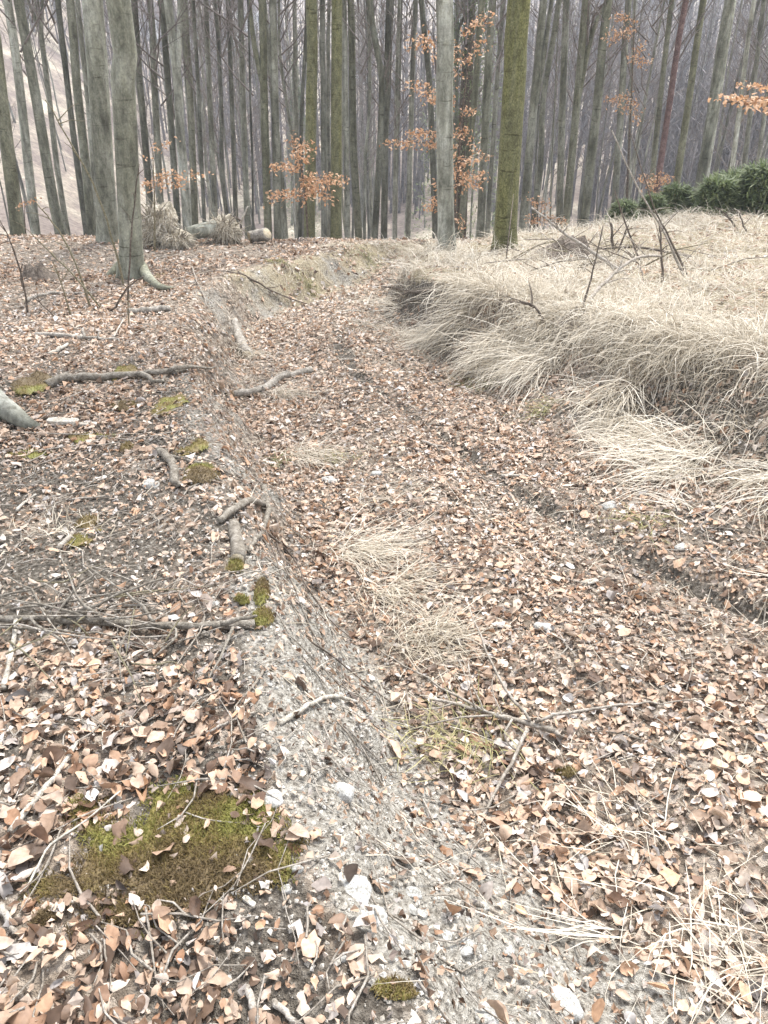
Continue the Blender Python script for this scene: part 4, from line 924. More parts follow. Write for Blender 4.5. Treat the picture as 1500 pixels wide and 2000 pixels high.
# ------------------------------------------------------------------ trees
def crown_arrays(Ht, start, n, seed, spread=2.4):
    rd = random.Random(seed); mb = MB()
    for i in range(n):
        z = Ht * (start + (1 - start) * (i / n) ** .9); a = rd.random() * 6.28; L = spread * (1 - .55 * (z / Ht)) * rd.uniform(.5, 1.3); up = rd.uniform(.5, 1.3)
        p = Vector((0, 0, z)); d = Vector((math.cos(a), math.sin(a), up)).normalized(); pts = [p]; 
        for k in range(4):
            d = (d + Vector((rd.gauss(0, .16), rd.gauss(0, .16), .12))).normalized(); pts.append(pts[-1] + d * L / 4)
        r0 = .028 * (1 - .6 * z / Ht) * rd.uniform(.6, 1.2); mb.tube(pts, [r0, r0 * .8, r0 * .6, r0 * .4, r0 * .15], 4, False)
        for q in range(5):
            s = pts[rd.randint(1, 4)]; dd = (d + Vector((rd.gauss(0, .7), rd.gauss(0, .7), rd.gauss(0.1, .4)))).normalized(); l2 = L * rd.uniform(.25, .5)
            m_ = s + dd * l2 * .5 + Vector((0, 0, .05)); mb.tube([s, m_, s + dd * l2], [r0 * .4, r0 * .28, r0 * .08], 3, False)
            for w in range(2):
                d3 = (dd + Vector((rd.gauss(0, .8), rd.gauss(0, .8), rd.gauss(0, .4)))).normalized(); mb.tube([m_, m_ + d3 * l2 * .6], [r0 * .22, r0 * .06], 3, False)
    return mesh_np('crown', [tuple(v) for v in mb.V], mb.F, True, None, M_twigs)
CROWNS = [crown_arrays(20, [.30, .24, .18, .26, .36, .2][k], 58, 100 + k) for k in range(6)]
CROWN_LOW = [crown_arrays(12, .12, 30, 200 + k, 1.6) for k in range(3)]
TREES = []
def tree(pts, w, label, tone=.5, moss_=.2, Y=None, D=None, base=None, flare=1.35, forks=(), name='beech_tree', mat=None, Ht=20, sides=14, group='beech trunks along the brow', lowcrown=False):
    """pts: photo positions down the trunk's axis, top to bottom; w its width there in photo pixels; the tree stands at distance Y"""
    if base is not None: Y = G(*base).y
    if Y is None:
        D = D or (.27 if w >= 14 else .21 if w >= 9 else .14)
        Y = max(D * FPX / w / 1.19, 12.6)
    W = [AT(a, b, Y) for a, b in pts][::-1]
    mid = pts[len(pts) // 2]; d = ray(*mid); dep = Y / d[1]
    r_ = .5 * w * dep / FPX
    # foot on the ground
    d0 = (W[1] - W[0]).normalized(); f0 = W[0]; k = (H(f0.x, Y) - f0.z) / d0.z
    B = f0 + d0 * k; B.z = H(B.x, B.y)
    if k > 0: W = [p for p in W if p.z > B.z + .4]
    path = [B - Vector((0, 0, .15)), B + Vector((0, 0, .08)), B + d0 * .25, B + d0 * .55] + [p for p in W if (p - B).length > .9]
    d1 = (path[-1] - path[-2]).normalized(); top = path[-1]
    dirv = (d1 * .5 + Vector((0, 0, .5))).normalized()
    zt = B.z + Ht * random.uniform(.85, 1.1)
    for f in (.2, .45, .7, 1.0):
        q = top + dirv * ((zt - top.z) * f) + Vector((random.gauss(0, .12), random.gauss(0, .12), 0)); path.append(q)
    def rad(z):
        hh = z - B.z
        return r_ * (1 + (flare - 1) * math.exp(-max(hh, 0) / .14) + .30 * math.exp(-max(hh, 0) / .8) * .4) * max(.1, 1 - .85 * max(0, hh - 2) / (Ht * 1.1))
    P, _ = smooth_path(path, [1] * len(path), 3); Rr = [rad(p.z) for p in P]
    e = empty(name, B, label, 'tree', group)
    mb = MB(); mb.tube(P, Rr, sides, True, .018, random.random() * 50)
    t = mb.build('trunk', mat or M_bark, e, B); t['tone'] = float(tone); t['moss'] = float(moss_)
    for fk in forks:
        Wf = [AT(a, b, Y) for a, b in fk][::-1]; dd = (Wf[-1] - Wf[-2]).normalized(); 
        Wf += [Wf[-1] + dd * 2, Wf[-1] + (dd + Vector((0, 0, 1))) * 4]
        q, rr = smooth_path(Wf, [r_ * .75, r_ * .6] + [r_ * .45] * (len(Wf) - 3) + [r_ * .15], 3)
        l = MB().tube(q, rr, 8, False, .08).build('limb', mat or M_bark, e, B); l['tone'] = float(tone); l['moss'] = float(moss_)
    cr = obj('crown', random.choice(CROWN_LOW if lowcrown else CROWNS), e); hh = P[-1] - B; sc_ = hh.z / (12 if lowcrown else 20)
    cr.scale = (sc_, sc_, sc_); cr.rotation_euler = (math.atan2(-hh.y, hh.z) * .6, math.atan2(hh.x, hh.z) * .6, random.random() * 6.28)
    TREES.append((B.x, B.y, r_)); return e, B, r_
random.seed(11)
# the big ones first
eL9, BL9, rL9 = tree([(231, 0), (240, 150), (247, 290), (253, 420), (258, 530)], 43, 'thick grey beech standing on the left bank, nearest of the trunks, with a flared root', .62, .42, base=(258, 545), flare=1.55, Ht=22, sides=20, group='large beeches at the head of the track')
for (pp, a, b) in [([(275, 520, .12), (292, 545, .05), (312, 560, .03), (345, 566, .0)], .07, .02), ([(238, 515, .12), (222, 530, .05), (210, 540, .0)], .06, .02)]:
    W = [G(*p) for p in pp]; q, rr = smooth_path(W, [a + (b - a) * i / 3 for i in range(len(W))], 3); t = MB().tube(q, rr, 8, True, .1).build('root', M_bark, eL9, BL9); t['tone'] = .55; t['moss'] = .5
tree([(868, 0), (868, 160), (869, 320), (872, 480)], 31, 'smooth blue grey beech at the head of the track beside the grassy bank', .74, .10, base=(872, 492), flare=1.3, Ht=22, sides=18, group='large beeches at the head of the track')
tree([(1014, 0), (1006, 140), (997, 280), (990, 400), (986, 470)], 42, 'thick yellow green mossy beech at the edge of the clearing', .66, .92, base=(986, 483), flare=1.25, Ht=22, sides=18, group='large beeches at the head of the track')
eS, BS, rS = tree([(-150, 300), (-80, 700), (-60, 800)], 95, 'root flare of a grey beech cut off by the left edge of the photo', .45, .15, base=(-60, 815), flare=1.6, Ht=20, sides=18, group='large beeches at the head of the track')
W = [G(-30, 770, .12), G(20, 805, .06), G(55, 828, .03), G(85, 838, .0)]; q, rr = smooth_path(W, [.09, .06, .04, .015], 3)
t = MB().tube(q, rr, 8, True, .1).build('root', M_bark, eS, BS); t['tone'] = .45; t['moss'] = .1
T_ = [
 ([(-23, 0), (3, 200), (33, 433), (37, 460)], 24, 'olive grey beech with a spreading foot, first trunk from the left edge', .5, .45, dict(flare=1.5)),
 ([(-8, 60), (20, 260), (43, 423)], 8, 'thin blackish trunk leaning behind the first trunk at the left edge', .05, .1, {}),
 ([(14, 0), (38, 167), (56, 330), (70, 455)], 17, 'pale grey beech, second full trunk from the left edge', .8, .1, dict(flare=1.3)),
 ([(36, 0), (72, 200), (100, 370), (118, 457)], 19, 'leaning brownish grey beech, third full trunk from the left edge', .5, .25, dict(flare=1.5)),
 ([(80, 67), (97, 200), (112, 330), (133, 460)], 11, 'slim beech that forks into a narrow V near the top left corner', .6, .1, dict(forks=[[(52, -5), (66, 30), (80, 70)], [(83, -5), (82, 30), (80, 70)]])),
 ([(113, 0), (130, 150), (143, 260), (170, 462)], 12, 'dark slim beech right of the narrow forked one', .12, .1, {}),
 ([(137, 0), (150, 167), (165, 300), (180, 460)], 17, 'grey brown beech touching the dark slim one at its foot', .42, .3, {}),
 ([(157, 60), (172, 200), (186, 380)], 11, 'pale slim trunk showing between the grey brown beech and the stout grey one', .7, .1, {}),
 ([(180, 0), (193, 180), (203, 330), (213, 470)], 37, 'stout grey beech right behind the thick beech with the flared root', .66, .22, dict(base=(215, 472), flare=1.35, sides=18)),
 ([(262, 0), (272, 150), (283, 270), (293, 400)], 14, 'brown grey trunk just right of the thick beech with the flared root', .3, .2, {}),
 ([(293, 0), (302, 170), (313, 390)], 14, 'mid grey trunk rising behind the uprooted root plate', .5, .2, {}),
 ([(315, 0), (328, 160), (345, 400)], 13, 'dark grey trunk close left of the twin stemmed pale beech', .25, .15, {}),
 ([(345, 140), (352, 260), (362, 380), (366, 447)], 17, 'pale beech that splits into two stems, behind the fallen log', .82, .05, dict(forks=[[(328, -5), (336, 60), (344, 145)], [(351, -5), (351, 60), (346, 145)]])),
 ([(360, 0), (372, 200), (381, 437)], 14, 'warm grey trunk close right of the twin stemmed pale beech', .5, .35, {}),
 ([(377, 0), (386, 150), (399, 430)], 8, 'thin dark trunk above the fallen log', .2, .1, {}),
 ([(402, 0), (410, 200), (421, 430)], 11, 'slim grey trunk above the smaller root plate', .55, .15, {}),
 ([(420, 0), (432, 200), (433, 330), (443, 417)], 9, 'dark slim trunk with a bend low down by the smaller root plate', .15, .1, {}),
 ([(445, 0), (452, 180), (461, 433)], 10, 'dark straight trunk right above the smaller root plate', .2, .1, {}),
 ([(470, 0), (476, 240), (484, 455)], 12, 'pale slim trunk between smaller root plate and cut log', .68, .1, {}),
 ([(489, 200), (493, 330), (494, 445)], 4, 'pencil thin black stem beside the cut log', .0, 0, dict(D=.06)),
 ([(512, 0), (516, 200), (524, 463)], 16, 'brown olive beech with a limb branching off to the left, above the cut log', .42, .45, dict(forks=[[(486, -5), (497, 90), (514, 165)]])),
 ([(533, 0), (537, 200), (543, 465)], 16, 'grey beech standing tight beside the brown olive one', .5, .2, {}),
 ([(575, 0), (578, 200), (583, 473)], 10, 'slim grey trunk left of the orange leaved sapling', .55, .15, dict(forks=[[(545, -5), (548, 120), (575, 290)]])),
 ([(598, 60), (590, 200), (588, 330)], 8, 'thin dark forked trunk behind the orange leaved sapling', .1, .1, dict(forks=[[(612, -5), (604, 40), (597, 120)]])),
 ([(608, 0), (608, 200), (604, 473)], 22, 'olive mossy beech directly behind the orange leaved sapling', .4, .62, {}),
 ([(630, 0), (632, 200), (633, 473)], 12, 'dark grey trunk close right of the sapling beech', .3, .1, {}),
 ([(643, 0), (641, 220), (643, 470)], 9, 'slim grey trunk squeezed between two mossy trunks', .45, .1, {}),
 ([(658, 0), (657, 200), (656, 467)], 22, 'mossy green brown beech in the middle of the brow', .45, .65, {}),
 ([(672, 0), (675, 200), (679, 467)], 12, 'pale grey trunk tight right of the middle mossy beech', .6, .1, {}),
 ([(685, 0), (688, 160), (691, 300), (701, 467)], 15, 'dark brown beech bowed at the foot with a pale scar', .22, .35, {}),
 ([(720, 60), (722, 200), (714, 300), (712, 467)], 6, 'thin pale stem with a forked top right of the bowed beech', .6, .1, dict(D=.10)),
 ([(723, 0), (735, 90), (746, 165), (741, 300), (732, 467)], 13, 'dark crooked beech bent like a bow in the middle of the wood', .12, .2, {}),
 ([(760, 0), (754, 200), (750, 463)], 14, 'dark beech standing tight beside the crooked one', .15, .15, {}),
 ([(780, 0), (774, 200), (770, 467)], 9, 'slim pale stem right of the pair of dark beeches', .62, .1, {}),
 ([(812, 0), (804, 200), (797, 463)], 11, 'light grey slim trunk left of the hanging orange leaves', .66, .1, {}),
 ([(823, 0), (838, 150), (845, 300), (850, 455)], 12, 'dark crooked trunk just left of the smooth blue grey beech', .14, .15, {}),
 ([(893, 40), (891, 200), (890, 300)], 9, 'slim dark trunk just right of the smooth blue grey beech', .35, .1, dict(forks=[[(925, -5), (908, 30), (893, 60)]])),
 ([(942, 0), (926, 200), (898, 463)], 13, 'leaning brown olive trunk behind the orange beech leaves', .3, .4, {}),
 ([(962, 0), (950, 200), (938, 460)], 16, 'leaning grey olive trunk left of the thick mossy beech', .45, .3, {}),
 ([(980, 40), (968, 200), (952, 452)], 10, 'slim grey trunk half hidden by the thick mossy beech', .5, .15, {}),
 ([(1062, 0), (1040, 230), (1020, 452)], 16, 'grey beech right of the thick mossy beech, leaning right', .48, .25, dict(forks=[[(1078, -5), (1062, 110), (1046, 200)]])),
 ([(1092, 0), (1080, 80), (1060, 200), (1056, 320), (1040, 444)], 12, 'wavy slim beech with a light edge, second right of the mossy beech', .42, .25, {}),
 ([(1106, 0), (1098, 220), (1092, 448)], 14, 'straight grey beech, third right of the mossy beech', .5, .2, {}),
 ([(1144, 0), (1124, 230), (1104, 448)], 15, 'leaning olive grey beech with a fork, fourth right of the mossy beech', .42, .4, dict(forks=[[(1190, -5), (1158, 60), (1130, 190)]])),
 ([(1188, 0), (1164, 230), (1140, 444)], 17, 'leaning dark grey beech before the clearing, fifth right of the mossy beech', .32, .3, {}),
 ([(1228, 0), (1212, 230), (1198, 432)], 13, 'grey trunk carrying a few orange leaves above the clearing', .45, .15, {}),
 ([(1240, 0), (1232, 200), (1226, 400)], 7, 'thin pale stem behind the trunk with few orange leaves', .6, .1, {}),
 ([(1312, 0), (1290, 190), (1268, 400)], 11, 'slim olive trunk left of the reddish pine', .4, .35, {}),
 ([(1340, 0), (1308, 200), (1280, 390)], 12, 'reddish pine trunk leaning right among the grey beeches', .4, 0, dict(name='pine_tree', mat=M_redpine)),
 ([(1374, 0), (1342, 220), (1310, 432)], 14, 'olive trunk standing at the rim of the clearing before the spruce thicket', .45, .5, {}),
 ([(1425, 0), (1392, 210), (1356, 424)], 19, 'grey brown leaning beech in front of the dark spruce thicket', .42, .15, {}),
 ([(1436, 0), (1400, 230), (1370, 415)], 6, 'thin bone white stem leaning along the grey brown beech', 1.2, 0, dict(D=.09)),
 ([(1468, 30), (1446, 200), (1428, 345)], 10, 'whitish birch like trunk above the spruce thicket', 1.15, 0, {}),
 ([(1490, 20), (1468, 200), (1452, 340)], 10, 'grey trunk right of the whitish one above the thicket', .5, .1, {}),
 ([(1512, 100), (1490, 250), (1478, 340)], 9, 'pale slim trunk closest to the right edge above the thicket', .7, .1, {}),
]
for (pts, w, lab, tone, ms, kw) in T_: tree(pts, w, lab, tone, ms + .14, **kw)

# the wood on the slope below the brow: slender trunks
TR_ME = []
for k in range(7):
    rd = random.Random(300 + k); hgt = 20; pts = []; xx = yy = 0
    for i in range(11):
        z = hgt * i / 10; pts.append((xx, yy, z - .3)); xx += rd.gauss(0, .10); yy += rd.gauss(0, .10)
    rr = [.115 * (1 - .85 * i / 10) * (1.25 if i == 0 else 1) for i in range(11)]
    P, Rr = smooth_path(pts, rr, 2); mb = MB().tube(P, Rr, 9, False, .08, k); TR_ME.append(mesh_np('trunk', [tuple(v) for v in mb.V], mb.F, True, None, M_bark))
INF = []
cnt = 0; tries = 0
while cnt < 150 and tries < 20000:
    tries += 1
    Y = 20 + 62 * random.random() ** .7; u = random.uniform(-.60, .60); X = u * Y * 1.05
    if u < -.28 and random.random() < .62: continue
    if Y < brow(np.array([X]))[0] + 2.5: continue
    if abs(u) < .12 and random.random() < .2: continue
    if any((X - a) ** 2 + (Y - b) ** 2 < (1.1 if Y < 30 else .8) for a, b, c in TREES): continue
    z = H(X, Y); e = empty('beech_tree', (X, Y, z), 'slender grey beech in the crowd of trunks on the slope below the brow', 'tree', 'slender beeches on the slope below the brow')
    k = random.uniform(.75, 1.15); th = random.uniform(.40, .95) * (1.15 if Y > 45 else .85)
    t = obj('trunk', TR_ME[cnt % 7], e); t.scale = (k * th, k * th, k); t['tone'] = tn = random.uniform(.10, .75); t['moss'] = max(0, random.gauss(.15, .15))
    c = obj('crown', CROWNS[cnt % 6], e); c.scale = (k, k, k)
    rz = random.random() * 6.28; t.rotation_euler = (0, 0, rz); c.rotation_euler = (0, 0, rz)
    e.rotation_euler = (random.gauss(0, .03), random.gauss(0, .035), 0)
    TREES.append((X, Y, .1)); cnt += 1; INF.append((float(project([(X, Y, CAMZ - .1 * Y)])[0][0]), tn, th, e))

MARKS = [(-999, 'left edge of the photo'), (112, 'leaning brownish third trunk'), (206, 'stout grey beech'), (252, 'thick beech with flared root'), (350, 'twin stemmed pale beech'), (440, 'smaller root plate'), (518, 'brown olive beech with a limb'),
         (606, 'mossy beech behind the sapling'), (657, 'mossy beech amid the brow'), (741, 'crooked bow shaped beech'), (869, 'smooth blue grey beech'), (997, 'thick yellow green beech'), (1060, 'wavy slim beech'), (1124, 'forked olive grey beech'),
         (1212, 'trunk with few orange leaves'), (1308, 'reddish pine'), (1392, 'leaning beech before the thicket'), (1446, 'whitish birch like trunk')]
ORD = ['first', 'second', 'third', 'fourth', 'fifth', 'sixth', 'seventh', 'eighth', 'ninth', 'tenth', 'eleventh', 'twelfth', 'thirteenth', 'fourteenth', 'fifteenth'] + ['%dth' % k for k in range(16, 60)]
INF.sort(key=lambda q: q[0]); seen = {}
for (pxx, tn, th, e) in INF:
    mk = [m_ for m_ in MARKS if m_[0] <= pxx][-1][1]; seen[mk] = seen.get(mk, 0) + 1
    e['label'] = '%s %s beech, %s background trunk right of the %s' % ('dark' if tn < .32 else 'grey' if tn < .56 else 'pale', 'thin' if th < .65 else 'slender', ORD[seen[mk] - 1], mk)
# far wood that reads as one mass on the valley side
def far_wood():
    V, F = [], []; b = 0; rd = random.Random(9); n = 0
    tv = []; 
    NC = 14000; cY = 60 + 330 * rng.random(NC) ** 1.6; cU = rng.uniform(-.72, .72, NC); cX = cU * cY; cD = fbm(cX * .022 + 3, cY * .022, 2); cZ = hfun(cX, cY)
    for j in range(NC):
        if n >= 3300: break
        Y = float(cY[j]); u = float(cU[j]); X = float(cX[j]); dens = float(cD[j])
        lim = .40 if u > .12 else .52
        if u < -.22: lim = .60
        if -.22 <= u <= .1 and 110 < Y < 280: lim = .64
        if dens < lim - .1 * (u > .25) : continue
        z = float(cZ[j]); hgt = rd.uniform(10, 17); r_ = rd.uniform(.09, .16)
        lx, ly = rd.gauss(0, .5), rd.gauss(0, .5)
        def seg(p0, p1, r0, r1):
            nonlocal b
            d = Vector(p1) - Vector(p0); a = Vector((1, 0, 0)) if abs(d.normalized().x) < .8 else Vector((0, 1, 0)); s = d.cross(a).normalized(); q = d.cross(s).normalized()
            for (p, r) in ((p0, r0), (p1, r1)):
                for k in range(3):
                    an = 2.094 * k; tv.append(Vector(p) + (s * math.cos(an) + q * math.sin(an)) * r)
            for k in range(3): F.append((b + k, b + (k + 1) % 3, b + 3 + (k + 1) % 3, b + 3 + k))
            b += 6
        seg((X, Y, z - .3), (X + lx, Y + ly, z + hgt), r_, .02)
        for k in range(13):
            t = rd.uniform(.3, .98); p = (X + lx * t, Y + ly * t, z + hgt * t); a = rd.random() * 6.28; L = rd.uniform(.8, 2.4) * (1.2 - .6 * t)
            seg(p, (p[0] + math.cos(a) * L, p[1] + math.sin(a) * L, p[2] + L * rd.uniform(.5, 1.4)), .045, .012)
        n += 1
    me = mesh_np('far_wood', [tuple(v) for v in tv], np.array(F), True, None, M_farwood)
    obj('far_wood', me, kind='stuff', label='bare purple grey wood covering the far side of the valley', cat='wood')
far_wood()

# ------------------------------------------------------------------ saplings with withered leaves, branches with leaves
def leafy(name, label, stem_pts, Y, r0, sprays, nleaf, lsize=.055, cat='sapling', mat=None, stem_mat=None):
    """sprays: list of (x0, y0, x1, y1, thickness in px): flat layers of leaves hung on a twig"""
    W = [AT(a, b, Y) for a, b in stem_pts][::-1]
    e = empty(name, W[0], label, cat, 'saplings and twigs with withered leaves')
    q, rr = smooth_path(W, [r0 * (1 - .75 * i / max(len(W) - 1, 1)) for i in range(len(W))], 4)
    MB().tube(q, rr, 7, True, .1).build('stem', stem_mat or M_dark, e, W[0])
    allp = []; tot = sum(max(abs(s[2] - s[0]), abs(s[3] - s[1]) * .6) for s in sprays)
    for (x0, y0, x1, y1, th) in sprays:
        dy = random.uniform(-.45, .45); A = AT(x0, y0, Y); Bp = AT(x1, y1, Y + dy); m_ = A.lerp(Bp, .5) + Vector((0, 0, .03))
        q, rr = smooth_path([A, m_, Bp], [r0 * .3, r0 * .2, r0 * .07], 4); MB().tube(q, rr, 5, True).build('branch', stem_mat or M_dark, e, W[0])
        n = int(1.15 * nleaf * max(abs(x1 - x0), abs(y1 - y0) * .6) / tot); k = rng.random(n); px_m = (Y / ray(x0, y0)[1]) / FPX
        P = np.array(A)[None] * (1 - k)[:, None] + np.array(Bp)[None] * k[:, None] + np.array([0, 0, .03])[None] * (4 * k * (1 - k))[:, None]
        sd_ = th * px_m
        P += np.stack([rng.normal(0, .05, n), rng.normal(0, .20, n), rng.normal(-.2, .36, n) * sd_], -1)
        allp.append(P)
    P = np.concatenate(allp); n = len(P)
    Wl, _ = leaves(P, np.clip(rng.normal(lsize, lsize * .2, n), .02, .1), rng.random(n) * 6.28, rng.normal(.5, .4, n), rng.normal(0, .5, n), LT_LO)
    V = (Wl + P[:, None]).reshape(-1, 3) - np.array(W[0]); F = (LT_LO[1][None] + (np.arange(n) * Wl.shape[1])[:, None, None]).reshape(-1, 3)
    me = mesh_np('foliage', V, F, True, {'tint': np.repeat(np.clip(rng.normal(.5, .22, n), 0, 1), Wl.shape[1])}, mat or M_orange)
    obj('foliage', me, e)
    return e
random.seed(31)
leafy('beech_sapling', 'young beech with tiered orange withered leaves in the middle of the brow', [(572, 262), (585, 310), (596, 380), (602, 474)], 12.2, .018,
      [(590, 330, 530, 324, 9), (592, 350, 675, 352, 11), (595, 370, 640, 362, 10), (596, 380, 525, 386, 11), (596, 378, 645, 384, 11), (578, 290, 612, 290, 14), (580, 300, 600, 320, 14), (572, 262, 580, 300, 8), (590, 345, 610, 375, 10)], 760)
leafy('beech_sapling', 'thin sapling with two flat sprays of orange leaves right of the thick beech', [(298, 290), (300, 340), (302, 400), (302, 490)], 9.6, .012,
      [(300, 365, 355, 362, 8), (302, 345, 385, 348, 9), (300, 368, 280, 362, 5), (300, 300, 330, 280, 6)], 200, .045, stem_mat=M_green_stem)
leafy('beech_sapling', 'tall beech with hanging orange leaves around the smooth blue grey beech', [(925, 60), (905, 200), (895, 320), (885, 470)], 12.4, .025,
      [(890, 285, 755, 280, 9), (890, 265, 795, 262, 8), (885, 200, 800, 165, 16), (880, 205, 830, 190, 14), (890, 320, 955, 300, 18), (890, 340, 950, 345, 14), (895, 300, 905, 370, 16), (890, 350, 940, 365, 10), (890, 390, 830, 405, 10),
       (890, 370, 850, 360, 8), (900, 225, 925, 215, 8), (905, 120, 945, 80, 22), (910, 60, 960, 30, 22), (900, 150, 850, 100, 24), (895, 100, 800, 80, 26), (890, 420, 905, 460, 10), (895, 250, 930, 280, 14)], 1350)
leafy('beech_branch', 'orange leaved beech twig entering from the right edge', [(1560, 190), (1500, 205), (1420, 198)], 7.5, .010,
      [(1500, 205, 1415, 198, 7), (1520, 200, 1450, 212, 7), (1560, 185, 1460, 172, 5), (1540, 200, 1480, 210, 9)], 260, .05, 'branch')
leafy('beech_sapling', 'slim beech with sparse orange leaves on both sides above the clearing', [(1240, 20), (1235, 150), (1228, 300), (1222, 440)], 17.5, .03,
      [(1235, 60, 1185, 75, 16), (1235, 120, 1265, 120, 16), (1232, 190, 1190, 195, 16), (1232, 180, 1245, 230, 20), (1235, 110, 1260, 90, 14), (1232, 205, 1215, 215, 14), (1235, 40, 1200, 30, 14)], 420, .06)
leafy('beech_sapling', 'reddish leaved bush at the rim of the clearing left of the thicket', [(1285, 330), (1283, 380), (1280, 425)], 16.5, .02,
      [(1283, 360, 1255, 350, 16), (1283, 350, 1310, 345, 14), (1282, 385, 1310, 380, 12), (1282, 395, 1262, 395, 12)], 330, .06)
leafy('beech_sapling', 'low rust coloured beech scrub behind the wavy slim beech', [(1050, 380), (1050, 410), (1050, 445)], 17.0, .02,
      [(1050, 395, 1030, 390, 14), (1050, 400, 1075, 400, 14), (1050, 425, 1110, 435, 10), (1050, 430, 1030, 430, 8)], 220, .06)
leafy('beech_sapling', 'small sprig of rusty leaves between the pale trunks at left', [(48, 390), (48, 420), (50, 455)], 13.5, .010, [(48, 398, 60, 396, 7)], 36, .05)

# ------------------------------------------------------------------ evergreens
def spruce_foliage(n, hgt, rad, seed, bush=.0):
    r2 = np.random.default_rng(seed)
    t = r2.random(n) ** .8; a = r2.random(n) * 6.283; lay = np.round(t * 14) / 14 + r2.normal(0, .012, n)
    rr = rad * np.clip(1 - lay * (1 - bush), .08, 1) * r2.uniform(.25, 1, n) ** .6 * (1 + .2 * np.sin(a * 3 + lay * 20))
    P = np.stack([np.cos(a) * rr, np.sin(a) * rr, np.clip(lay, .02, 1) * hgt - .18 * rr + r2.normal(0, .03 * hgt, n) * .6], -1)
    ln = r2.uniform(.10, .22, n); el = r2.normal(.15, .5, n); h = a + r2.normal(0, .7, n)
    d = np.stack([np.cos(h) * np.cos(el), np.sin(h) * np.cos(el), np.sin(el)], -1); s = np.stack([-np.sin(h), np.cos(h), r2.normal(0, .4, n)], -1) * .018
    V = np.stack([P - s, P + s, P + d * ln[:, None] + s * .3, P + d * ln[:, None] - s * .3], 1)
    F = (np.array([[0, 1, 2, 3]])[None] + (np.arange(n) * 4)[:, None, None]).reshape(-1, 4)
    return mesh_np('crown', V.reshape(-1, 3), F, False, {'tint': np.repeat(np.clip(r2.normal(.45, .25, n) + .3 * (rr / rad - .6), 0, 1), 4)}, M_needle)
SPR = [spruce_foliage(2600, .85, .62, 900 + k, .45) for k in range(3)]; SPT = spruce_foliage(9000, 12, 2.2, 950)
SPT2 = spruce_foliage(2500, 1.55, .6, 960, .3)
def spruce(px, py, sc_, label, me, Y=None, Ht=1.55, group='young spruces in the thicket'):
    c = AT(px, py, Y)
    c.z = H(c.x, c.y); e = empty('spruce_tree', c, label, 'tree', group)
    MB().tube([(0, 0, -.05), (0, 0, Ht * .5), (0, 0, Ht * .98)], [.025 * Ht, .018 * Ht, .004 * Ht], 7, True).build('trunk', M_dark, e)
    o = obj('crown', me, e); e.scale = sc_; e.rotation_euler = (0, 0, random.random() * 6); return e
random.seed(4)
for k, (px, py, s, lab) in enumerate([(1215, 428, .55, 'small spruce bush at the left end of the dark thicket'), (1315, 420, .8, 'spruce bush between the olive trunk and the leaning beech'), (1395, 412, .95, 'spruce bush just right of the leaning grey brown beech'),
                       (1440, 410, 1.05, 'spruce bush in the middle of the dark thicket'), (1480, 408, 1.15, 'tall spruce bush close to the right edge'), (1540, 405, 1.2, 'spruce bush cut by the right edge'), (1590, 405, 1.2, 'spruce bush beyond the right edge of the photo'),
                       (1270, 424, .6, 'spruce bush behind the red leaved scrub'), (1420, 402, 1.1, 'spruce bush at the back of the thicket'), (1465, 402, 1.15, 'second spruce bush at the back of the thicket by the whitish trunk')]):
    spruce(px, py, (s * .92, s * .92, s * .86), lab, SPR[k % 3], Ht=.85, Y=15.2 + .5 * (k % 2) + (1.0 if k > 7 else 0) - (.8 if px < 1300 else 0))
spruce(905, 300, (1, 1, 1), 'dark spruce in the wood behind the hanging orange leaves', SPT, Y=30, Ht=12, group='spruces deeper in the wood')
spruce(575, 120, (1.1, 1.1, 1.1), 'distant spruce behind the middle of the wood', SPT, Y=66, Ht=12, group='spruces deeper in the wood')
for k, (px, py, Y) in enumerate([(455, 100, 165), (472, 98, 168), (700, 72, 200), (715, 75, 196), (745, 78, 204), (380, 140, 150), (655, 80, 188), (395, 100, 170)]):
    spruce(px, py, (.75, .75, .75), ['bluish spruce by the pale meadow across the valley', 'spruce next to the bluish one by the meadow across the valley', 'spruce left of the small white house across the valley', 'spruce right above the small white house across the valley', 'spruce farther right of the small white house', 'lone spruce lower on the far valley side', 'spruce between two far houses across the valley', 'spruce under the far houses at upper left'][k], SPT, Y=Y, Ht=12, group='spruces across the valley')

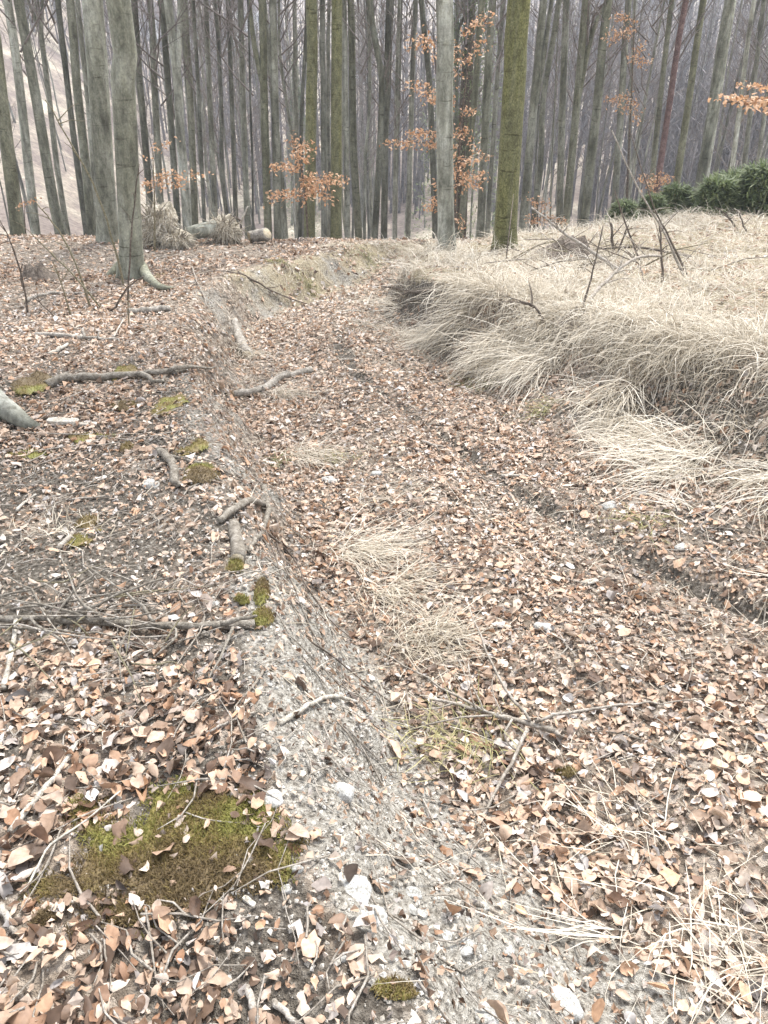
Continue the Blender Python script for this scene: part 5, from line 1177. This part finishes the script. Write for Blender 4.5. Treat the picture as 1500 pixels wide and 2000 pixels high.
# ------------------------------------------------------------------ uprooted trees at the brow
def noisy_mound(c, rx, ry, rz, seed, mat, parent, name):
    import bmesh
    bm = bmesh.new(); bmesh.ops.create_icosphere(bm, subdivisions=4, radius=1)
    for v in bm.verts:
        d = v.co.copy(); k = 1 + .35 * mnoise.noise(d * 1.4 + Vector((seed, 0, 0))) + .30 * mnoise.noise(d * 4 + Vector((0, seed, 0))) + .10 * mnoise.noise(d * 14)
        v.co = Vector((d.x * rx, d.y * ry, d.z * rz)) * k
    me = bpy.data.meshes.new(name); bm.to_mesh(me); bm.free(); me.materials.append(mat); me.polygons.foreach_set('use_smooth', np.full(len(me.polygons), True))
    o = obj(name, me, parent); o.location = Vector(c) - parent.location; return o
def uproot(px, py, Y, wpx, hpx, label, log=None, seed=1, tilt=0):
    c = AT(px, py, Y); k = (Y / ray(px, py)[1]) / FPX; g = H(c.x, Y)
    e = empty('uprooted_tree', (c.x, Y, g), label, 'tree', 'windthrown trees at the brow')
    rx, rz = wpx * k / 2, hpx * k / 2
    o = noisy_mound((c.x, Y, c.z), rx, .22, rz, seed, M_rootmass, e, 'root_plate'); o.rotation_euler = (0, R(tilt), 0)
    rd = random.Random(seed)
    for q in range(70):
        a = rd.random() * 6.28; f = rd.uniform(.5, 1.0); b = Vector((c.x + math.cos(a) * rx * f, Y - .15 * rd.random() - .1, c.z + math.sin(a) * rz * f)); d = Vector((math.cos(a) * .8, -.5 * rd.random(), math.sin(a) * .8 + rd.gauss(0, .35))).normalized(); L = rd.uniform(.08, .26)
        MB().tube([b, b + d * L * .5 + Vector((rd.gauss(0, .03), 0, rd.gauss(0, .03))), b + d * L], [.010, .006, .002], 5, True).build('root', M_rootmass if q % 3 else M_stick, e, (c.x, Y, g))
    nb = 700; r3 = np.random.default_rng(seed); a = r3.random(nb) * 6.283; f = r3.random(nb) ** .5 * 1.02; ph = R(tilt)
    lx = np.cos(a) * rx * f; lz = np.sin(a) * rz * f
    rt = np.stack([c.x + lx * math.cos(ph) + lz * math.sin(ph), Y - .24 * np.sqrt(np.maximum(1 - f * f, 0)) - .02, c.z - lx * math.sin(ph) + lz * math.cos(ph)], -1)
    BV, BF, mm = blades(rt, np.arctan2(-np.ones(nb) * .8, np.cos(a)) + r3.normal(0, .6, nb), r3.uniform(.06, .2, nb), r3.normal(.3, .6, nb), r3.normal(-.9, .4, nb), r3.uniform(.004, .009, nb), drape=False)
    hm = mesh_np('root_hair', BV - np.array([c.x, Y, g]), BF, True, {'tint': np.repeat(np.clip(r3.normal(.58, .28, nb), 0, 1), mm)}, M_grass); obj('root_hair', hm, e, kind='stuff')
    if log:
        W = [AT(a, b, Y + dy) for a, b, dy in log[0]]; q, rr = smooth_path(W, [log[1]] * len(W), 3); t = MB().tube(q, rr, 12, True, .06).build('trunk', M_bark, e, (c.x, Y, g)); t['tone'] = .85; t['moss'] = .1
    return e
uproot(312, 440, 11.2, 64, 84, 'tall straw coloured root plate of a windthrown tree beside the thick beech', None, 3, 25)
uproot(345, 462, 11.1, 60, 26, 'low spill of earth at the foot of the tall root plate', None, 5, 20)
uproot(440, 447, 11.6, 58, 48, 'smaller root plate with its pale trunk lying to the left', ([(425, 444, -.15), (395, 450, -.2), (362, 460, -.25)], .10), 7)
stick_w('log', 'cut log end beside the smaller root plate', [AT(488, 464, 11.6), AT(503, 460, 11.6), AT(522, 456, 11.5)], .085, .09, M_log, 'log', 12, cut=True)
stick_w('stick', 'pale crooked stick standing up behind the smaller root plate', [AT(470, 450, 11.7), AT(474, 425, 11.7), AT(485, 403, 11.7)], .018, .008, M_pale, 'stick')
stick_w('stick', 'dark bent root end curling over the smaller root plate', [AT(470, 448, 11.5), AT(468, 430, 11.5), AT(450, 420, 11.5)], .018, .010, M_dark, 'stick')

# ------------------------------------------------------------------ houses across the valley
def house(px, py, Y, w, d, h, rz, label):
    c = AT(px, py, Y); c.z = H(c.x, c.y) - .3
    e = empty('house', c, label, 'house', 'houses across the valley'); e.rotation_euler = (0, 0, R(rz))
    def box(name, x0, x1, y0, y1, z0, z1, mat, par):
        V = [(x, y, z) for z in (z0, z1) for y in (y0, y1) for x in (x0, x1)]; F = [(0, 2, 3, 1), (4, 5, 7, 6), (0, 1, 5, 4), (2, 6, 7, 3), (0, 4, 6, 2), (1, 3, 7, 5)]
        return obj(name, mesh_np(name, V, F, False, None, mat), par)
    box('wall', -w / 2, w / 2, -d / 2, d / 2, 0, h, M_white, e)
    o = .4; V = [(-w / 2 - o, -d / 2 - o, h), (w / 2 + o, -d / 2 - o, h), (w / 2 + o, d / 2 + o, h), (-w / 2 - o, d / 2 + o, h), (-w / 2 - o, 0, h + d * .42), (w / 2 + o, 0, h + d * .42)]
    rf = obj('roof', mesh_np('roof', V, [(0, 1, 5, 4), (2, 3, 4, 5), (0, 4, 3), (1, 2, 5), (3, 2, 1, 0)], False, None, M_roof), e)
    box('chimney', w * .2, w * .2 + .5, .3, .8, h + d * .15, h + d * .55, M_white, rf)
    for k in range(3):
        x = -w / 2 + (k + .5) * w / 3; win = box('window', x - .5, x + .5, -d / 2 - .04, -d / 2 + .02, h * .45, h * .75, M_glass, e)
        box('sill', x - .6, x + .6, -d / 2 - .12, -d / 2 - .045, h * .41, h * .45, M_white, win)
    box('door', -.5, .5, -d / 2 - .05, -d / 2 + .02, .3, h * .42, M_roof, e)
house(412, 78, 190, 7, 6, 4, 15, 'far white house with dark roof left of the bluish spruces')
house(437, 85, 186, 6, 5, 3.2, -10, 'second far house just right of the first one at upper left')
house(283, 88, 180, 9, 6, 3.5, 20, 'far low house seen between trunks right of the thick beech')
house(706, 112, 150, 3.4, 3.4, 3.0, 5, 'tiny white house in the middle gap of the wood')
house(888, 40, 215, 5, 5, 7, 0, 'narrow white building near the top beside the smooth blue grey beech')
house(485, 55, 215, 6, 6, 4, 25, 'far house above the bluish spruces')
zt = max((o.matrix_world @ Vector(c)).z for o in [ground] for c in o.bound_box) + 30; zb = float(ZZ.min()) - 1
x0, x1, y0, y1 = float(fx.min()) - 1, float(fx.max()) + 1, float(fy.min()) - 1, float(fy.max()) + 1
hz = bpy.data.materials.new('pale_air'); hz.use_nodes = True; nt = hz.node_tree; nt.nodes.clear()
ho = nt.nodes.new('ShaderNodeOutputMaterial'); pv = nt.nodes.new('ShaderNodeVolumePrincipled'); pv.inputs['Color'].default_value = (.80, .86, .96, 1); pv.inputs['Density'].default_value = HAZE
nt.links.new(pv.outputs[0], ho.inputs['Volume'])
V = [(x, y, z) for z in (zb, zt) for y in (y0, y1) for x in (x0, x1)]
if HAZE > 0:
    obj('haze', mesh_np('haze', V, [(0, 2, 3, 1), (4, 5, 7, 6), (0, 1, 5, 4), (2, 6, 7, 3), (0, 4, 6, 2), (1, 3, 7, 5)], False, None, hz), kind='stuff', label='thin pale spring haze filling the valley air')
print('objects', len(bpy.data.objects), 'tris', sum(len(m.loop_triangles) or sum(len(p.vertices) - 2 for p in m.polygons) if len(m.polygons) < 5000 else 2 * len(m.polygons) for m in bpy.data.meshes), 'grass', NG)
